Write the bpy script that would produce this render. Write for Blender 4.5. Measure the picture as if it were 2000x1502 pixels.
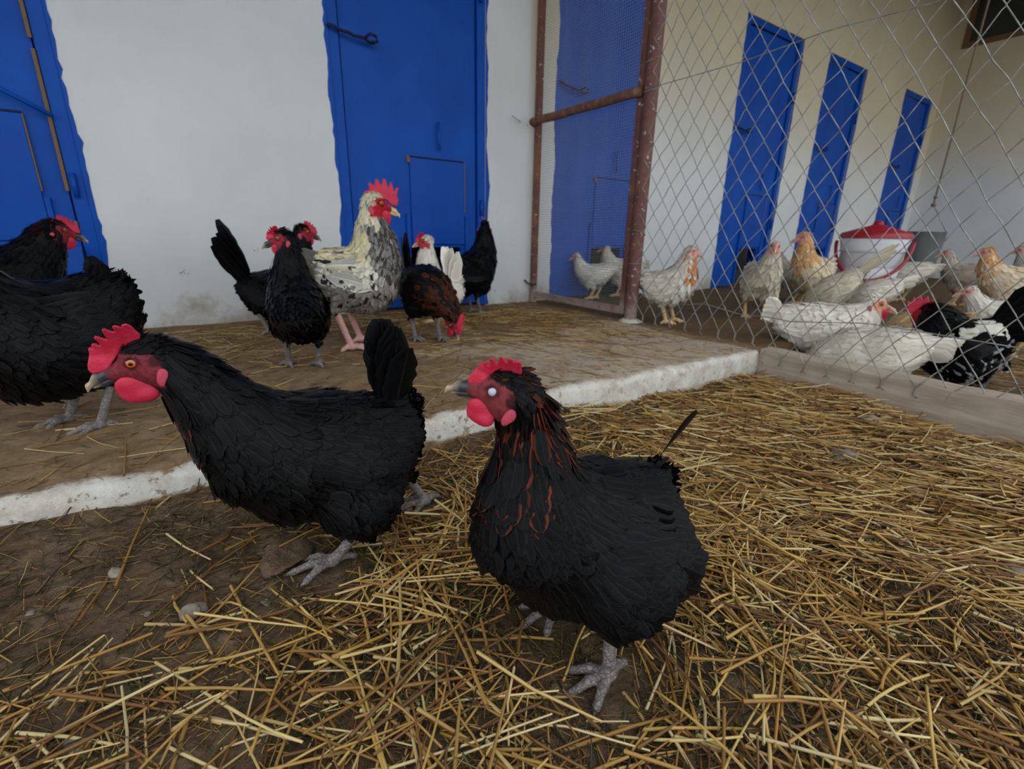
import bpy, math, random
import numpy as np
from mathutils import Vector, Matrix

# ------------------------------------------------------------------ camera
for o in list(bpy.data.objects): bpy.data.objects.remove(o, do_unlink=True)
scene = bpy.context.scene
COL = scene.collection
IMW, IMH, FPX = 2000, 1502, 915.46
PITCH, YAW, ROLL = 0.3041, 0.59297, 0.01877
CAMZ = 0.3713                      # above the concrete platform (z = 0)
CAM = np.array([0.0, 0.0, CAMZ])
_f = np.array([math.sin(YAW)*math.cos(PITCH), math.cos(YAW)*math.cos(PITCH), -math.sin(PITCH)])
_r = np.array([math.cos(YAW), -math.sin(YAW), 0.0]); _u = np.cross(_r, _f)
_c, _s = math.cos(ROLL), math.sin(ROLL)
RGT = _c*_r+_s*_u; UPV = -_s*_r+_c*_u; FWD = _f
cd = bpy.data.cameras.new('camera'); cam = bpy.data.objects.new('camera', cd); COL.objects.link(cam)
cd.sensor_width = 36.0; cd.sensor_fit = 'HORIZONTAL'; cd.lens = FPX/IMW*36.0
cd.clip_start = 0.02; cd.clip_end = 200
cd.dof.use_dof = True; cd.dof.focus_distance = 0.56; cd.dof.aperture_fstop = 7.0
cam.matrix_world = Matrix(((RGT[0], UPV[0], -FWD[0], CAM[0]), (RGT[1], UPV[1], -FWD[1], CAM[1]),
                           (RGT[2], UPV[2], -FWD[2], CAM[2]), (0, 0, 0, 1)))
scene.camera = cam

# ------------------------------------------------------------------ world, exposure
w = bpy.data.worlds.new('overcast'); scene.world = w; w.use_nodes = True
bg = w.node_tree.nodes['Background']; bg.inputs[0].default_value = (0.86, 0.93, 1.0, 1); bg.inputs[1].default_value = 1.0
scene.view_settings.view_transform = 'Standard'; scene.view_settings.look = 'None'
scene.view_settings.gamma = 1.0; scene.view_settings.use_curve_mapping = False
scene.view_settings.exposure = 0.86

# ------------------------------------------------------------------ helpers: pixels to places
def ray(px, py):
    return RGT*((px-1000)/FPX)+UPV*((751-py)/FPX)+FWD
def on_z(px, py, z=0.0):
    d = ray(px, py); return CAM+d*((z-CAMZ)/d[2])
def on_y(px, py, y):
    d = ray(px, py); return CAM+d*(y/d[1])
def on_x(px, py, x):
    d = ray(px, py); return CAM+d*(x/d[0])
def depth(P): return float((np.asarray(P)-CAM)@FWD)
def at_depth(px, py, dep): return CAM+ray(px, py)*dep

# ------------------------------------------------------------------ helpers: objects
def lin(r, g, b):
    f = lambda c: (c/255/12.92) if c/255 <= .04045 else ((c/255+.055)/1.055)**2.4
    return (f(r), f(g), f(b))
def put(name, me, mats=(), parent=None, smooth=False):
    o = bpy.data.objects.new(name, me); COL.objects.link(o)
    for m in (mats if isinstance(mats, (list, tuple)) else [mats]):
        if m and m.name not in [x.name for x in me.materials if x]: me.materials.append(m)
    if parent: o.parent = parent
    if smooth: me.shade_smooth()
    return o
def tag(o, label=None, cat=None, group=None, kind=None):
    if label: o['label'] = label
    if cat: o['category'] = cat
    if group: o['group'] = group
    if kind: o['kind'] = kind
    return o
def empty(name, loc=(0, 0, 0), rz=0.0, parent=None):
    o = bpy.data.objects.new(name, None); COL.objects.link(o); o.location = loc; o.rotation_euler = (0, 0, rz)
    o.empty_display_size = .05
    if parent: o.parent = parent
    return o
def mesh(name, verts, faces):
    me = bpy.data.meshes.new(name); me.from_pydata([tuple(v) for v in verts], [], [tuple(f) for f in faces]); me.update(); return me
def np_mesh(name, V, Q):
    """V (n,3), Q (m,4) or (m,3) integer arrays"""
    me = bpy.data.meshes.new(name); V = np.asarray(V, np.float32); Q = np.asarray(Q, np.int32)
    k = Q.shape[1]
    me.vertices.add(len(V)); me.vertices.foreach_set('co', V.ravel())
    me.loops.add(Q.size); me.loops.foreach_set('vertex_index', Q.ravel())
    me.polygons.add(len(Q)); me.polygons.foreach_set('loop_start', np.arange(0, Q.size, k, dtype=np.int32))
    me.update(calc_edges=True); me.validate(); return me
def vcol(me, name, C):
    a = me.attributes.new(name, 'FLOAT_COLOR', 'POINT'); C = np.asarray(C, np.float32)
    if C.shape[1] == 3: C = np.concatenate([C, np.ones((len(C), 1), np.float32)], 1)
    a.data.foreach_set('color', C.ravel())
class MB:
    def __init__(s): s.v = []; s.f = []; s.mi = []
    def add(s, V, F, m=0):
        b = len(s.v); s.v += [tuple(map(float, v)) for v in V]; s.f += [tuple(i+b for i in f) for f in F]; s.mi += [m]*len(F); return s
    def box(s, x0, x1, y0, y1, z0, z1, m=0):
        V = [(x, y, z) for z in (z0, z1) for y in (y0, y1) for x in (x0, x1)]
        return s.add(V, [(0, 2, 3, 1), (4, 5, 7, 6), (0, 1, 5, 4), (2, 6, 7, 3), (0, 4, 6, 2), (1, 3, 7, 5)], m)
    def tube(s, pts, r, n=8, cap=True, m=0):
        P = np.asarray(pts, float); k = len(P); r = np.broadcast_to(np.asarray(r, float), (k,))
        T = np.gradient(P, axis=0); T /= np.linalg.norm(T, axis=1)[:, None]+1e-12
        ref = np.array([0, 0, 1.]) if abs(T[:, 2]).mean() < .8 else np.array([1., 0, 0])
        V = []
        for i in range(k):
            a = np.cross(T[i], ref); a /= np.linalg.norm(a)+1e-12; b = np.cross(T[i], a)
            for j in range(n):
                t = 2*math.pi*j/n; V.append(P[i]+r[i]*(a*math.cos(t)+b*math.sin(t)))
        F = [(i*n+j, (i+1)*n+j, (i+1)*n+(j+1) % n, i*n+(j+1) % n) for i in range(k-1) for j in range(n)]
        if cap: F += [tuple(range(n)), tuple((k-1)*n+j for j in reversed(range(n)))]
        return s.add(V, F, m)
    def lathe(s, prof, c=(0, 0, 0), n=40, m=0):
        V = [(c[0]+r*math.cos(2*math.pi*j/n), c[1]+r*math.sin(2*math.pi*j/n), c[2]+z) for r, z in prof for j in range(n)]
        F = [(i*n+j, i*n+(j+1) % n, (i+1)*n+(j+1) % n, (i+1)*n+j) for i in range(len(prof)-1) for j in range(n)]
        return s.add(V, F, m)
    def build(s, name, mats, parent=None, smooth=False, bevel=0):
        me = mesh(name, s.v, s.f); o = put(name, me, mats, parent, smooth)
        if max(s.mi or [0]) > 0: me.polygons.foreach_set('material_index', s.mi)
        if bevel:
            b = o.modifiers.new('bevel', 'BEVEL'); b.width = bevel; b.segments = 2; b.limit_method = 'ANGLE'
        return o

# ------------------------------------------------------------------ materials
def mat(name, col=(.5, .5, .5), rough=.7, spec=.4, metal=0.0):
    m = bpy.data.materials.new(name); m.use_nodes = True; b = m.node_tree.nodes['Principled BSDF']
    b.inputs['Base Color'].default_value = (*col, 1); b.inputs['Roughness'].default_value = rough
    b.inputs['Specular IOR Level'].default_value = spec; b.inputs['Metallic'].default_value = metal
    return m
def N(m, t, **kw):
    n = m.node_tree.nodes.new(t)
    for k, v in kw.items():
        if k in n.bl_rna.properties: setattr(n, k, v)
        else: n.inputs[k.replace('_', ' ')].default_value = v
    return n
def L(m, a, b): m.node_tree.links.new(a, b)
def bsdf(m): return m.node_tree.nodes['Principled BSDF']
def coords(m, kind='Object', scale=None):
    t = N(m, 'ShaderNodeTexCoord').outputs[kind]
    if scale is not None:
        mp = N(m, 'ShaderNodeMapping'); mp.inputs['Scale'].default_value = scale; L(m, t, mp.inputs['Vector']); t = mp.outputs['Vector']
    return t
def noise(m, vec, scale, detail=4, rough=.6):
    n = N(m, 'ShaderNodeTexNoise'); n.inputs['Scale'].default_value = scale; n.inputs['Detail'].default_value = detail
    n.inputs['Roughness'].default_value = rough
    if vec is not None: L(m, vec, n.inputs['Vector'])
    return n.outputs['Fac']
def ramp(m, fac, stops):
    n = N(m, 'ShaderNodeValToRGB'); e = n.color_ramp.elements
    while len(e) < len(stops): e.new(.5)
    for x, (p, c) in zip(e, stops):
        x.position = p; x.color = (*c, 1) if len(c) == 3 else c
    L(m, fac, n.inputs[0]); return n.outputs[0]
def mix(m, fac, a, b, mode='MIX'):
    n = N(m, 'ShaderNodeMix', data_type='RGBA', blend_type=mode)
    for sock, v in ((n.inputs[0], fac), (n.inputs[6], a), (n.inputs[7], b)):
        if isinstance(v, (int, float)): sock.default_value = v
        elif isinstance(v, tuple): sock.default_value = (*v, 1) if len(v) == 3 else v
        else: L(m, v, sock)
    return n.outputs[2]
def math_n(m, op, a, b=None, c=None):
    n = N(m, 'ShaderNodeMath', operation=op)
    for i, v in enumerate((a, b, c)):
        if v is None: continue
        if isinstance(v, (int, float)): n.inputs[i].default_value = v
        else: L(m, v, n.inputs[i])
    return n.outputs[0]
def step(m, v, lo, hi):
    n = N(m, 'ShaderNodeMapRange', interpolation_type='SMOOTHSTEP'); n.inputs[1].default_value = lo; n.inputs[2].default_value = hi
    L(m, v, n.inputs[0]); return n.outputs[0]
def bump(m, h, strength=.3, dist=.01):
    n = N(m, 'ShaderNodeBump'); n.inputs['Strength'].default_value = strength; n.inputs['Distance'].default_value = dist
    L(m, h, n.inputs['Height']); L(m, n.outputs[0], bsdf(m).inputs['Normal'])
def base(m, c): L(m, c, bsdf(m).inputs['Base Color'])
def xyz(m, v):
    n = N(m, 'ShaderNodeSeparateXYZ'); L(m, v, n.inputs[0]); return n.outputs

WALL_Y = 2.35; FENCE_X = 1.65; EDGE_Y = 0.863; RW_X = 7.35

def make_wall_mat():
    m = mat('whitewash', (.7, .7, .69), .85, .2); v = coords(m); o = xyz(m, v)
    n1 = noise(m, v, 1.6, 5); n2 = noise(m, v, 18, 5); n3 = noise(m, v, 60, 3)
    white = ramp(m, n1, [(.3, lin(205, 207, 205)), (.7, lin(222, 223, 221))])
    beige = ramp(m, n1, [(.3, lin(205, 192, 160)), (.7, lin(215, 203, 172))])
    # bare beige plaster above the whitewash, beyond the fence only
    zz = math_n(m, 'ADD', o[2], math_n(m, 'MULTIPLY', math_n(m, 'SUBTRACT', n1, .5), .5))
    fb = math_n(m, 'MULTIPLY', step(m, zz, .75, 1.75), step(m, o[0], FENCE_X, FENCE_X+.02))
    c = mix(m, fb, white, beige)
    # splashed dirt along the foot of the wall
    zd = math_n(m, 'ADD', o[2], math_n(m, 'MULTIPLY', math_n(m, 'SUBTRACT', noise(m, v, 5, 6, .7), .5), -.42))
    d = math_n(m, 'SUBTRACT', 1.0, step(m, zd, -.02, .10))
    c = mix(m, math_n(m, 'MULTIPLY', d, .75), c, lin(150, 136, 116))
    spk = step(m, n2, .69, .73)
    c = mix(m, math_n(m, 'MULTIPLY', spk, math_n(m, 'SUBTRACT', 1.0, step(m, o[2], .1, .7))), c, lin(120, 112, 100))
    base(m, c); bump(m, math_n(m, 'ADD', n3, math_n(m, 'MULTIPLY', n2, 2.0)), .25, .004); return m
def make_blue(name, k=1.0):
    m = mat(name, (.01, .05, .3), .45, .16); v = coords(m); n = noise(m, v, 3.2, 6); n2 = noise(m, v, 40, 4)
    a = tuple(k*c for c in lin(3, 66, 156)); b = tuple(k*c for c in lin(8, 82, 178))
    c = ramp(m, n, [(.3, a), (.72, b)])
    c = mix(m, math_n(m, 'MULTIPLY', step(m, n2, .66, .75), .35), c, lin(30, 72, 140))
    base(m, c); bump(m, n2, .12, .003); return m
def make_rust():
    m = mat('red_oxide_paint', (.2, .06, .05), .6, .4); v = coords(m, 'Object'); n = noise(m, v, 22, 6); n2 = noise(m, v, 55, 4)
    n3 = noise(m, v, 6, 4); o = xyz(m, N(m, 'ShaderNodeNewGeometry').outputs['Position'])
    c = ramp(m, n, [(.3, lin(94, 56, 48)), (.7, lin(120, 78, 68))])
    c = mix(m, math_n(m, 'MULTIPLY', step(m, n3, .56, .66), .8), c, lin(134, 88, 54))
    c = mix(m, step(m, n2, .64, .68), c, lin(200, 196, 190))
    low = math_n(m, 'SUBTRACT', 1.0, step(m, math_n(m, 'ADD', o[2], math_n(m, 'MULTIPLY', math_n(m, 'SUBTRACT', n, .5), .3)), .0, .16))
    c = mix(m, math_n(m, 'MULTIPLY', low, .75), c, lin(178, 160, 150))
    base(m, c); bump(m, n2, .2, .002); return m
def make_pipe():
    m = mat('rusty_pipe', (.2, .1, .06), .7, .3); v = coords(m); n = noise(m, v, 30, 5)
    base(m, ramp(m, n, [(.3, lin(90, 58, 46)), (.55, lin(122, 84, 66)), (.75, lin(146, 116, 96))])); bump(m, n, .3, .002); return m
def make_wire():
    m = mat('galvanised_wire', lin(150, 150, 145), .5, .5, .55); v = coords(m); n = noise(m, v, 30, 3)
    base(m, ramp(m, n, [(.35, lin(126, 122, 112)), (.7, lin(176, 176, 172))])); return m
def make_soil():
    m = mat('soil', (.1, .07, .05), .95, .15); v = coords(m); n = noise(m, v, 3, 6, .7); n2 = noise(m, v, 26, 6, .75); n3 = noise(m, v, 130, 4, .7)
    c = ramp(m, n2, [(.28, lin(60, 46, 34)), (.5, lin(104, 84, 64)), (.75, lin(142, 122, 98))])
    c = mix(m, math_n(m, 'MULTIPLY', step(m, n, .45, .68), .5), c, lin(88, 72, 54))
    c = mix(m, math_n(m, 'MULTIPLY', step(m, n3, .66, .74), .8), c, lin(176, 160, 138))
    c = mix(m, math_n(m, 'MULTIPLY', step(m, noise(m, v, 7, 5), .55, .7), .5), c, lin(58, 54, 36))
    base(m, c); bump(m, math_n(m, 'ADD', n2, math_n(m, 'MULTIPLY', n3, .5)), .8, .012); return m
def make_concrete():
    m = mat('dirty_concrete', (.3, .25, .2), .9, .2); v = coords(m); o = xyz(m, v); n = noise(m, v, 2.2, 6, .65); n2 = noise(m, v, 22, 6, .7); n3 = noise(m, v, 90, 4, .7)
    dirt = ramp(m, n2, [(.25, lin(92, 72, 50)), (.5, lin(128, 104, 76)), (.75, lin(156, 132, 102))])
    bare = ramp(m, n2, [(.3, lin(156, 138, 116)), (.7, lin(186, 170, 148))])
    # scraped, paler concrete near the free corner
    q = math_n(m, 'MULTIPLY', step(m, o[0], .3, 1.1), math_n(m, 'SUBTRACT', 1.0, step(m, o[1], 1.3, 1.95)))
    q = math_n(m, 'MULTIPLY', q, math_n(m, 'SUBTRACT', 1.0, step(m, o[0], FENCE_X-.05, FENCE_X+.02)))
    f = step(m, math_n(m, 'ADD', math_n(m, 'MULTIPLY', q, .34), n), .62, .8)
    c = mix(m, f, dirt, bare)
    pen = step(m, o[0], FENCE_X, FENCE_X+.1)
    c = mix(m, pen, c, ramp(m, n2, [(.3, lin(72, 54, 36)), (.75, lin(112, 88, 60))]))
    c = mix(m, math_n(m, 'MULTIPLY', step(m, n3, .64, .72), .6), c, lin(70, 54, 38))
    # whitewashed rim and face of the step
    nr = xyz(m, N(m, 'ShaderNodeNewGeometry').outputs['Normal'])
    yy = math_n(m, 'ADD', o[1], math_n(m, 'MULTIPLY', math_n(m, 'SUBTRACT', noise(m, v, 14, 5, .7), .5), .09))
    rim = math_n(m, 'SUBTRACT', 1.0, step(m, yy, EDGE_Y+.012, EDGE_Y+.03))
    zz = math_n(m, 'ADD', o[2], math_n(m, 'MULTIPLY', math_n(m, 'SUBTRACT', n2, .5), .035))
    chip = step(m, noise(m, v, 36, 5, .7), .56, .61)
    paint = math_n(m, 'MULTIPLY', rim, math_n(m, 'SUBTRACT', 1.0, math_n(m, 'MULTIPLY', chip, .8)))
    lowz = math_n(m, 'SUBTRACT', o[2], math_n(m, 'MULTIPLY', math_n(m, 'ADD', o[0], .3), -.024))
    lowz = math_n(m, 'ADD', lowz, math_n(m, 'MULTIPLY', math_n(m, 'SUBTRACT', noise(m, v, 9, 5), .5), .03))
    paint = math_n(m, 'MULTIPLY', paint, step(m, lowz, -.036, -.026))
    paint = math_n(m, 'MULTIPLY', paint, math_n(m, 'SUBTRACT', 1.0, step(m, o[0], FENCE_X-.005, FENCE_X+.01)))
    c = mix(m, paint, c, mix(m, math_n(m, 'MULTIPLY', step(m, noise(m, v, 20, 6, .75), .42, .7), .55), ramp(m, n2, [(.3, lin(190, 184, 172)), (.7, lin(216, 212, 202))]), lin(150, 130, 106)))
    base(m, c); bump(m, math_n(m, 'ADD', n2, math_n(m, 'MULTIPLY', n3, .4)), .6, .008); return m
def make_timber():
    m = mat('weathered_timber', (.3, .25, .2), .9, .2); v = coords(m, 'Object', (1, 1, 1)); n = noise(m, coords(m, 'Object', (30, 2.5, 30)), 1.5, 6, .7); n2 = noise(m, v, 8, 5)
    c = ramp(m, n, [(.3, lin(146, 130, 114)), (.7, lin(188, 172, 152))])
    c = mix(m, math_n(m, 'MULTIPLY', step(m, n2, .5, .7), .35), c, lin(152, 128, 108))
    base(m, c); bump(m, n, .35, .004); return m
M = dict(wall=make_wall_mat(), blue=make_blue('blue_paint'), rust=make_rust(), pipe=make_pipe(), wire=make_wire(),
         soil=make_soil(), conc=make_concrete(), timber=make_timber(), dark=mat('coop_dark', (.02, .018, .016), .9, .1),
         roof=mat('grey_roof_sheet', lin(150, 146, 138), .7, .3), rope=mat('hemp_rope', lin(120, 108, 88), .9, .2))
M['frame'] = mat('brown_window_frame', lin(120, 92, 62), .7, .3)
M['glass'] = mat('dusty_glass', lin(58, 62, 58), .15, .5)
M['screen'] = mat('dull_screen_wire', lin(140, 140, 138), .6, .4, .2)

# ------------------------------------------------------------------ ground
RS = np.random.RandomState(7)
_k = [(RS.uniform(-1, 1, 2)*sc, RS.uniform(0, 6.28), am) for sc, am, cnt in ((7, .006, 5), (18, .0032, 7), (45, .0016, 9)) for _ in range(cnt)]
def ground_z(x, y):
    x = np.asarray(x, float); y = np.asarray(y, float)
    z = -.047-.028*(np.clip(x, -.6, 1.9)+.3)
    for k, ph, a in _k: z = z+a*np.sin(k[0]*x+k[1]*y+ph)
    return z
def plat_z(x, y):
    x = np.asarray(x, float); y = np.asarray(y, float); z = np.zeros_like(x+y)
    for k, ph, a in _k: z = z+.28*a*np.sin(k[0]*x+k[1]*y+ph)
    return z
def grid_mesh(name, xs, ys, zf):
    X, Y = np.meshgrid(xs, ys, indexing='ij'); Z = zf(X, Y); V = np.stack([X, Y, Z], -1).reshape(-1, 3); n = len(ys)
    i, j = np.meshgrid(np.arange(len(xs)-1), np.arange(n-1), indexing='ij'); a = (i*n+j).ravel()
    return np_mesh(name, V, np.stack([a, a+n, a+n+1, a+1], 1))
xs = np.concatenate([np.linspace(-9, -.85, 14), np.linspace(-.8, 2.4, 230), np.linspace(2.5, 9, 14)])
ys = np.concatenate([np.linspace(-9, -.35, 14), np.linspace(-.3, .9, 100)])
tag(put('ground', grid_mesh('ground', xs, ys, ground_z), M['soil'], smooth=True), 'trampled brown soil yard under the straw', 'ground', kind='structure')
# platform: top, rounded nose and front face in one mesh
xs = np.concatenate([np.linspace(-4, -.85, 8), np.linspace(-.8, 2.4, 180), np.linspace(2.5, RW_X, 30)])
prof = [(2.6, 0), (2.2, 0), (1.9, 0), (1.6, 0), (1.4, 0), (1.25, 0), (1.12, 0), (1.02, 0), (.95, 0), (.905, 0), (.884, -.001), (.872, -.004), (.865, -.010), (.862, -.02), (.861, -.05), (.861, -.09), (.862, -.2)]
V = []
for x in xs:
    for y, z in prof:
        wob = .004*math.sin(9*x)+.003*math.sin(23*x+1)+.0022*math.sin(61*x) if y < .9 else 0
        V.append((x, y+wob, z+float(plat_z(x, y))))
n = len(prof); F = [(i*n+j, i*n+j+1, (i+1)*n+j+1, (i+1)*n+j) for i in range(len(xs)-1) for j in range(n-1)]
tag(put('floor', mesh('floor', V, F), M['conc'], smooth=True), 'raised concrete floor slab with whitewashed front edge', 'floor', kind='structure')

# ------------------------------------------------------------------ walls, doors
DOORS = [(-1.03, -.268), (.625, 1.389), (1.859, 2.625), (3.537, 4.305), (4.756, 5.46), (6.406, 7.151)]
TOP = 1.903; WT = .16; WH = 3.08
mb = MB(); x = -3.2
for a, b in DOORS+[(RW_X+.2, None)]:
    mb.box(x, a, WALL_Y, WALL_Y+WT, -.12, WH)
    if b is not None: mb.box(a, b, WALL_Y, WALL_Y+WT, TOP, WH); x = b
tag(mb.build('wall_back', M['wall']), 'long whitewashed coop wall with blue doors', 'wall', kind='structure')
mb = MB(); WZ0, WZ1, WY1 = 2.41, 3.3, 2.27
mb.box(RW_X, RW_X+.16, -3, WALL_Y+.1, -.12, WZ0); mb.box(RW_X, RW_X+.16, WY1, WALL_Y+.1, WZ0, WZ1); mb.box(RW_X, RW_X+.16, -3, -.2, WZ0, WZ1)
tag(mb.build('wall_right', M['wall']), 'whitewashed end wall of the far pen', 'wall', kind='structure')
wn = empty('window_1', (RW_X, 1.0, WZ0)); tag(wn, 'dusty brown framed window high on the end wall', 'window', kind='structure')
mb = MB(); mb.box(-.02, .06, -1.2, WY1-1.0, 0, .05); mb.box(-.02, .06, WY1-1.0-.05, WY1-1.0, .05, .89); mb.box(-.02, .06, -1.2, WY1-1.0, .84, .89)
mb.box(-.01, .05, .3, .34, .05, .84); mb.box(-.01, .05, -.55, -.51, .05, .84); mb.build('window_frame', M['frame'], wn)
for a, b in ((-1.2, -.55), (-.51, .3), (.34, 1.22)):
    MB().box(.02, .026, a, b, .05, .84).build('pane', M['glass'], wn)
# coop room behind the doors (dark inside), roof
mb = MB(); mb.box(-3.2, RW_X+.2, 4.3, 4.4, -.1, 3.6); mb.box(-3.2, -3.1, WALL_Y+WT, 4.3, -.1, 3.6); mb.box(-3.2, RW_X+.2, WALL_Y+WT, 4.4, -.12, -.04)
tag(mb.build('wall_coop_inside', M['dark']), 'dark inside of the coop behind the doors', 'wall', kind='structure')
ROOF_Y0 = 0.2
mb = MB(); V = []
for xx in np.arange(-4.2, 8.6, .06):
    k = int(round((xx+4.2)/.06)); dz = (.0, .02)[k % 2]
    V += [(xx, ROOF_Y0, 2.40+dz), (xx, 4.5, 3.7+dz)]
F = [(2*i, 2*i+1, 2*i+3, 2*i+2) for i in range(len(V)//2-1)]
mb.add(V, F); tag(mb.build('ceiling', M['roof']), 'corrugated shed roof sheet over the platform', 'roof', kind='structure')

def wavy_strip(x, z0, z1, inner, side, seed, amp=.007, w=.012):
    """paint that runs a little over the plaster beside a door, ragged on its outer edge"""
    r = np.random.RandomState(seed); zs = np.linspace(z0, z1, 70); e = np.convolve(r.normal(0, 1, 76), np.ones(7)/7, 'valid')*amp*2+r.normal(0, .0016, 70)
    V = []; F = []
    for z, q in zip(zs, e):
        o = max(w+q, .002)*side
        V += [(inner, WALL_Y+.002, z), (inner, WALL_Y-.0022, z), (inner+o, WALL_Y-.0022, z), (inner+o+.0015*side, WALL_Y+.002, z)]
    for i in range(len(zs)-1):
        for j in range(3): F.append((4*i+j, 4*i+j+1, 4*i+5+j, 4*i+4+j) if side > 0 else (4*i+j, 4*i+4+j, 4*i+5+j, 4*i+j+1))
    return V, F
def make_door(idx, a, b, hatch=True, opening=.14):
    W = b-a; root = empty('door_%d' % idx, (a, WALL_Y, 0)); tag(root, kind='structure')
    yo = .018
    mb = MB(); mb.box(0, .045, yo-.012, WT, 0, TOP); mb.box(W-.045, W, yo-.012, WT, 0, TOP); mb.box(.045, W-.045, yo-.012, WT, TOP-.045, TOP)
    mb.build('door_frame', M['blue'], root, bevel=.003)
    hx0, hx1, hz0, hz1 = .33, .62, .0, .315           # pop hole
    mb = MB(); y0, y1 = yo+.004, yo+.03
    p0, p1, pt = .052, W-.052, TOP-.052
    if hatch:
        mb.box(p0, hx0, y0, y1, .012, pt); mb.box(hx1, p1, y0, y1, .012, pt); mb.box(hx0, hx1, y0, y1, hz1, pt)
    else: mb.box(p0, p1, y0, y1, .012, pt)
    mb.build('door_panel', M['blue'], root)
    if hatch:
        h = MB().box(hx0+.012, hx1+.02, y0-.010, y0-.001, opening+.195, opening+.60).build('hatch', M['blue'], root, bevel=.002)
        MB().tube([(hx0+.17, y0-.02, opening+.645), (hx0+.165, y0-.022, opening+.70), (hx0+.168, y0-.016, opening+.77)], .006, 8).build('hatch_handle', M['blue'], h, True)
        for xx in (hx0-.018, hx1+.022): MB().box(xx, xx+.016, y0-.016, y0, .03, opening+.34).build('hatch_rail', M['blue'], root, bevel=.002)
        MB().box(hx0+.012, hx1+.02, y0-.0125, y0-.001, opening+.601, opening+.607).build('hatch_shadow_line', M['latch_and_shadow'], root)  # dark strip painted as the shadow gap along the hatch's top edge
        MB().box(hx1+.0205, hx1+.0245, y0-.0115, y0-.001, opening+.36, opening+.60).build('hatch_gap', M['frame'], root)
        MB().box(hx0-.003, hx0+.012, y0-.013, y0-.001, opening+.575, opening+.603).build('hatch_stop', M['frame'], root)
    q = MB(); pts = [(-.005+.022*i, -.012-.004*math.sin(i*1.3), 1.197-.003*i+.004*math.sin(i*2.1)) for i in range(10)]
    q.tube(pts, .006, 6); q.tube([(.15, -.015, 1.18), (.17, -.03, 1.195), (.195, -.03, 1.19), (.205, -.02, 1.175), (.18, -.02, 1.17)], .006, 6)
    q.build('twisted_wire_latch', M['latch_and_shadow'], root, True)
    for zz in (.48, 1.45): MB().tube([(W-.028, -.004, zz), (W-.028, -.004, zz+.08)], .008, 10).build('hinge', M['blue'], root, True)
    q = MB()
    for inner, side, sd in ((0, -1, 3), (W, 1, 5)):
        V, F = wavy_strip(a, 0.0, TOP, inner, side, sd+idx*17); V = [(vx, vy-WALL_Y, vz) for vx, vy, vz in V]; q.add(V, F)
    q.build('paint_edge', M['blue'], root)
    return root
M['latch_and_shadow'] = mat('painted_rusty_wire_and_shadow', lin(24, 30, 58), .7, .3)  # wire colour, also used for the painted shadow line over each hatch
DOOR_LABELS = ['blue metal door at the left edge beside two black hens', 'blue metal door behind the cream rooster', 'blue metal door seen through the fine mesh gate',
               'nearest blue door behind the chain link fence', 'second blue door behind the chain link fence', 'farthest blue door behind the white feeder']
for i, (a, b) in enumerate(DOORS): tag(make_door(i+1, a, b, hatch=True, opening=.135), DOOR_LABELS[i], 'door')

d1 = bpy.data.objects['door_1']; D1X = DOORS[0][0]
for z0, z1 in ((.36, .40), (.50, .93), (.96, 1.25)): MB().box(-.324-D1X, -.314-D1X, .001, .008, z0, z1).build('jamb_gap', M['frame'], d1)
MB().tube([(-.60-D1X, -.02, .90), (-.42-D1X, -.022, .795), (-.31-D1X, -.014, .735)], .007, 8).build('slide_bar', M['blue'], d1, True)
MB().add([(-.372-D1X, -.004, .31), (-.318-D1X, -.004, .31), (-.318-D1X, -.05, .10), (-.372-D1X, -.05, .10), (-.372-D1X, -.010, .31), (-.318-D1X, -.010, .31), (-.318-D1X, -.056, .10), (-.372-D1X, -.056, .10)],
         [(0, 1, 2, 3), (4, 7, 6, 5), (0, 4, 5, 1), (1, 5, 6, 2), (2, 6, 7, 3), (3, 7, 4, 0)]).build('hatch_flap', M['blue'], d1)  # blue board leaned out at its foot, angled to catch more light
# ------------------------------------------------------------------ fence post, gate
px_, py_ = 1.70, 1.53
t = empty('fence_post', (px_, py_, 0)); tag(t, 'brown painted steel pipe post between the mesh gate and chain link', 'post')
MB().tube([(0, 0, z) for z in np.linspace(-.05, 2.3, 12)], .0285, 20).build('pipe', M['rust'], t, True)
for zz, sl in ((.965, .012), (1.08, .02), (.40, -.01), (.27, .004)):
    MB().tube([(.031*math.cos(q), .031*math.sin(q), zz+sl*math.cos(q)) for q in np.linspace(0, 6.283, 22)], .0018, 5, False).build('wire_tie', M['wire'], t, True)
mb = MB(); mb.lathe([(.0, .016), (.034, .014), (.05, .006), (.058, -.004)], (0, 0, 0), 14); mb.build('mortar_collar', M['conc'], t, True)

gx = 1.705; GY0, GY1 = 1.572, 2.338
g = empty('mesh_gate', (gx, GY0, 0)); tag(g, 'tall gate with brown frame and fine wire mesh over a blue door', 'gate'); W = GY1-GY0
MB().box(-.012, .014, 0, .03, .03, 2.25).build('stile', M['rust'], g, bevel=.002)
MB().box(-.012, .014, W-.036, W, .0, 2.25).build('stile', M['rust'], g, bevel=.002)
MB().box(-.012, .014, .03, W-.036, .028, .062).build('bottom_rail', M['rust'], g, bevel=.002)
MB().box(-.012, .014, .03, W-.036, 2.2, 2.25).build('top_rail', M['rust'], g, bevel=.002)
MB().tube([(-.02, y, .965+.012*y/W+.0015*math.sin(20*y)) for y in np.linspace(-.005, W+.02, 14)], .020, 14).build('crossbar', M['pipe'], g, True)
mb = MB()
for y in np.arange(.04, W-.036, .0125): mb.tube([(.0155, y, .05), (.0155, y+.004*math.sin(y*40), 1.1), (.0155, y, 2.21)], .0008, 3, False)
for z in np.arange(.062, 2.2, .0125): mb.tube([(.0165, .02, z), (.0165, W/2, z+.002*math.sin(z*9)), (.0165, W-.02, z)], .0008, 3, False)
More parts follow.
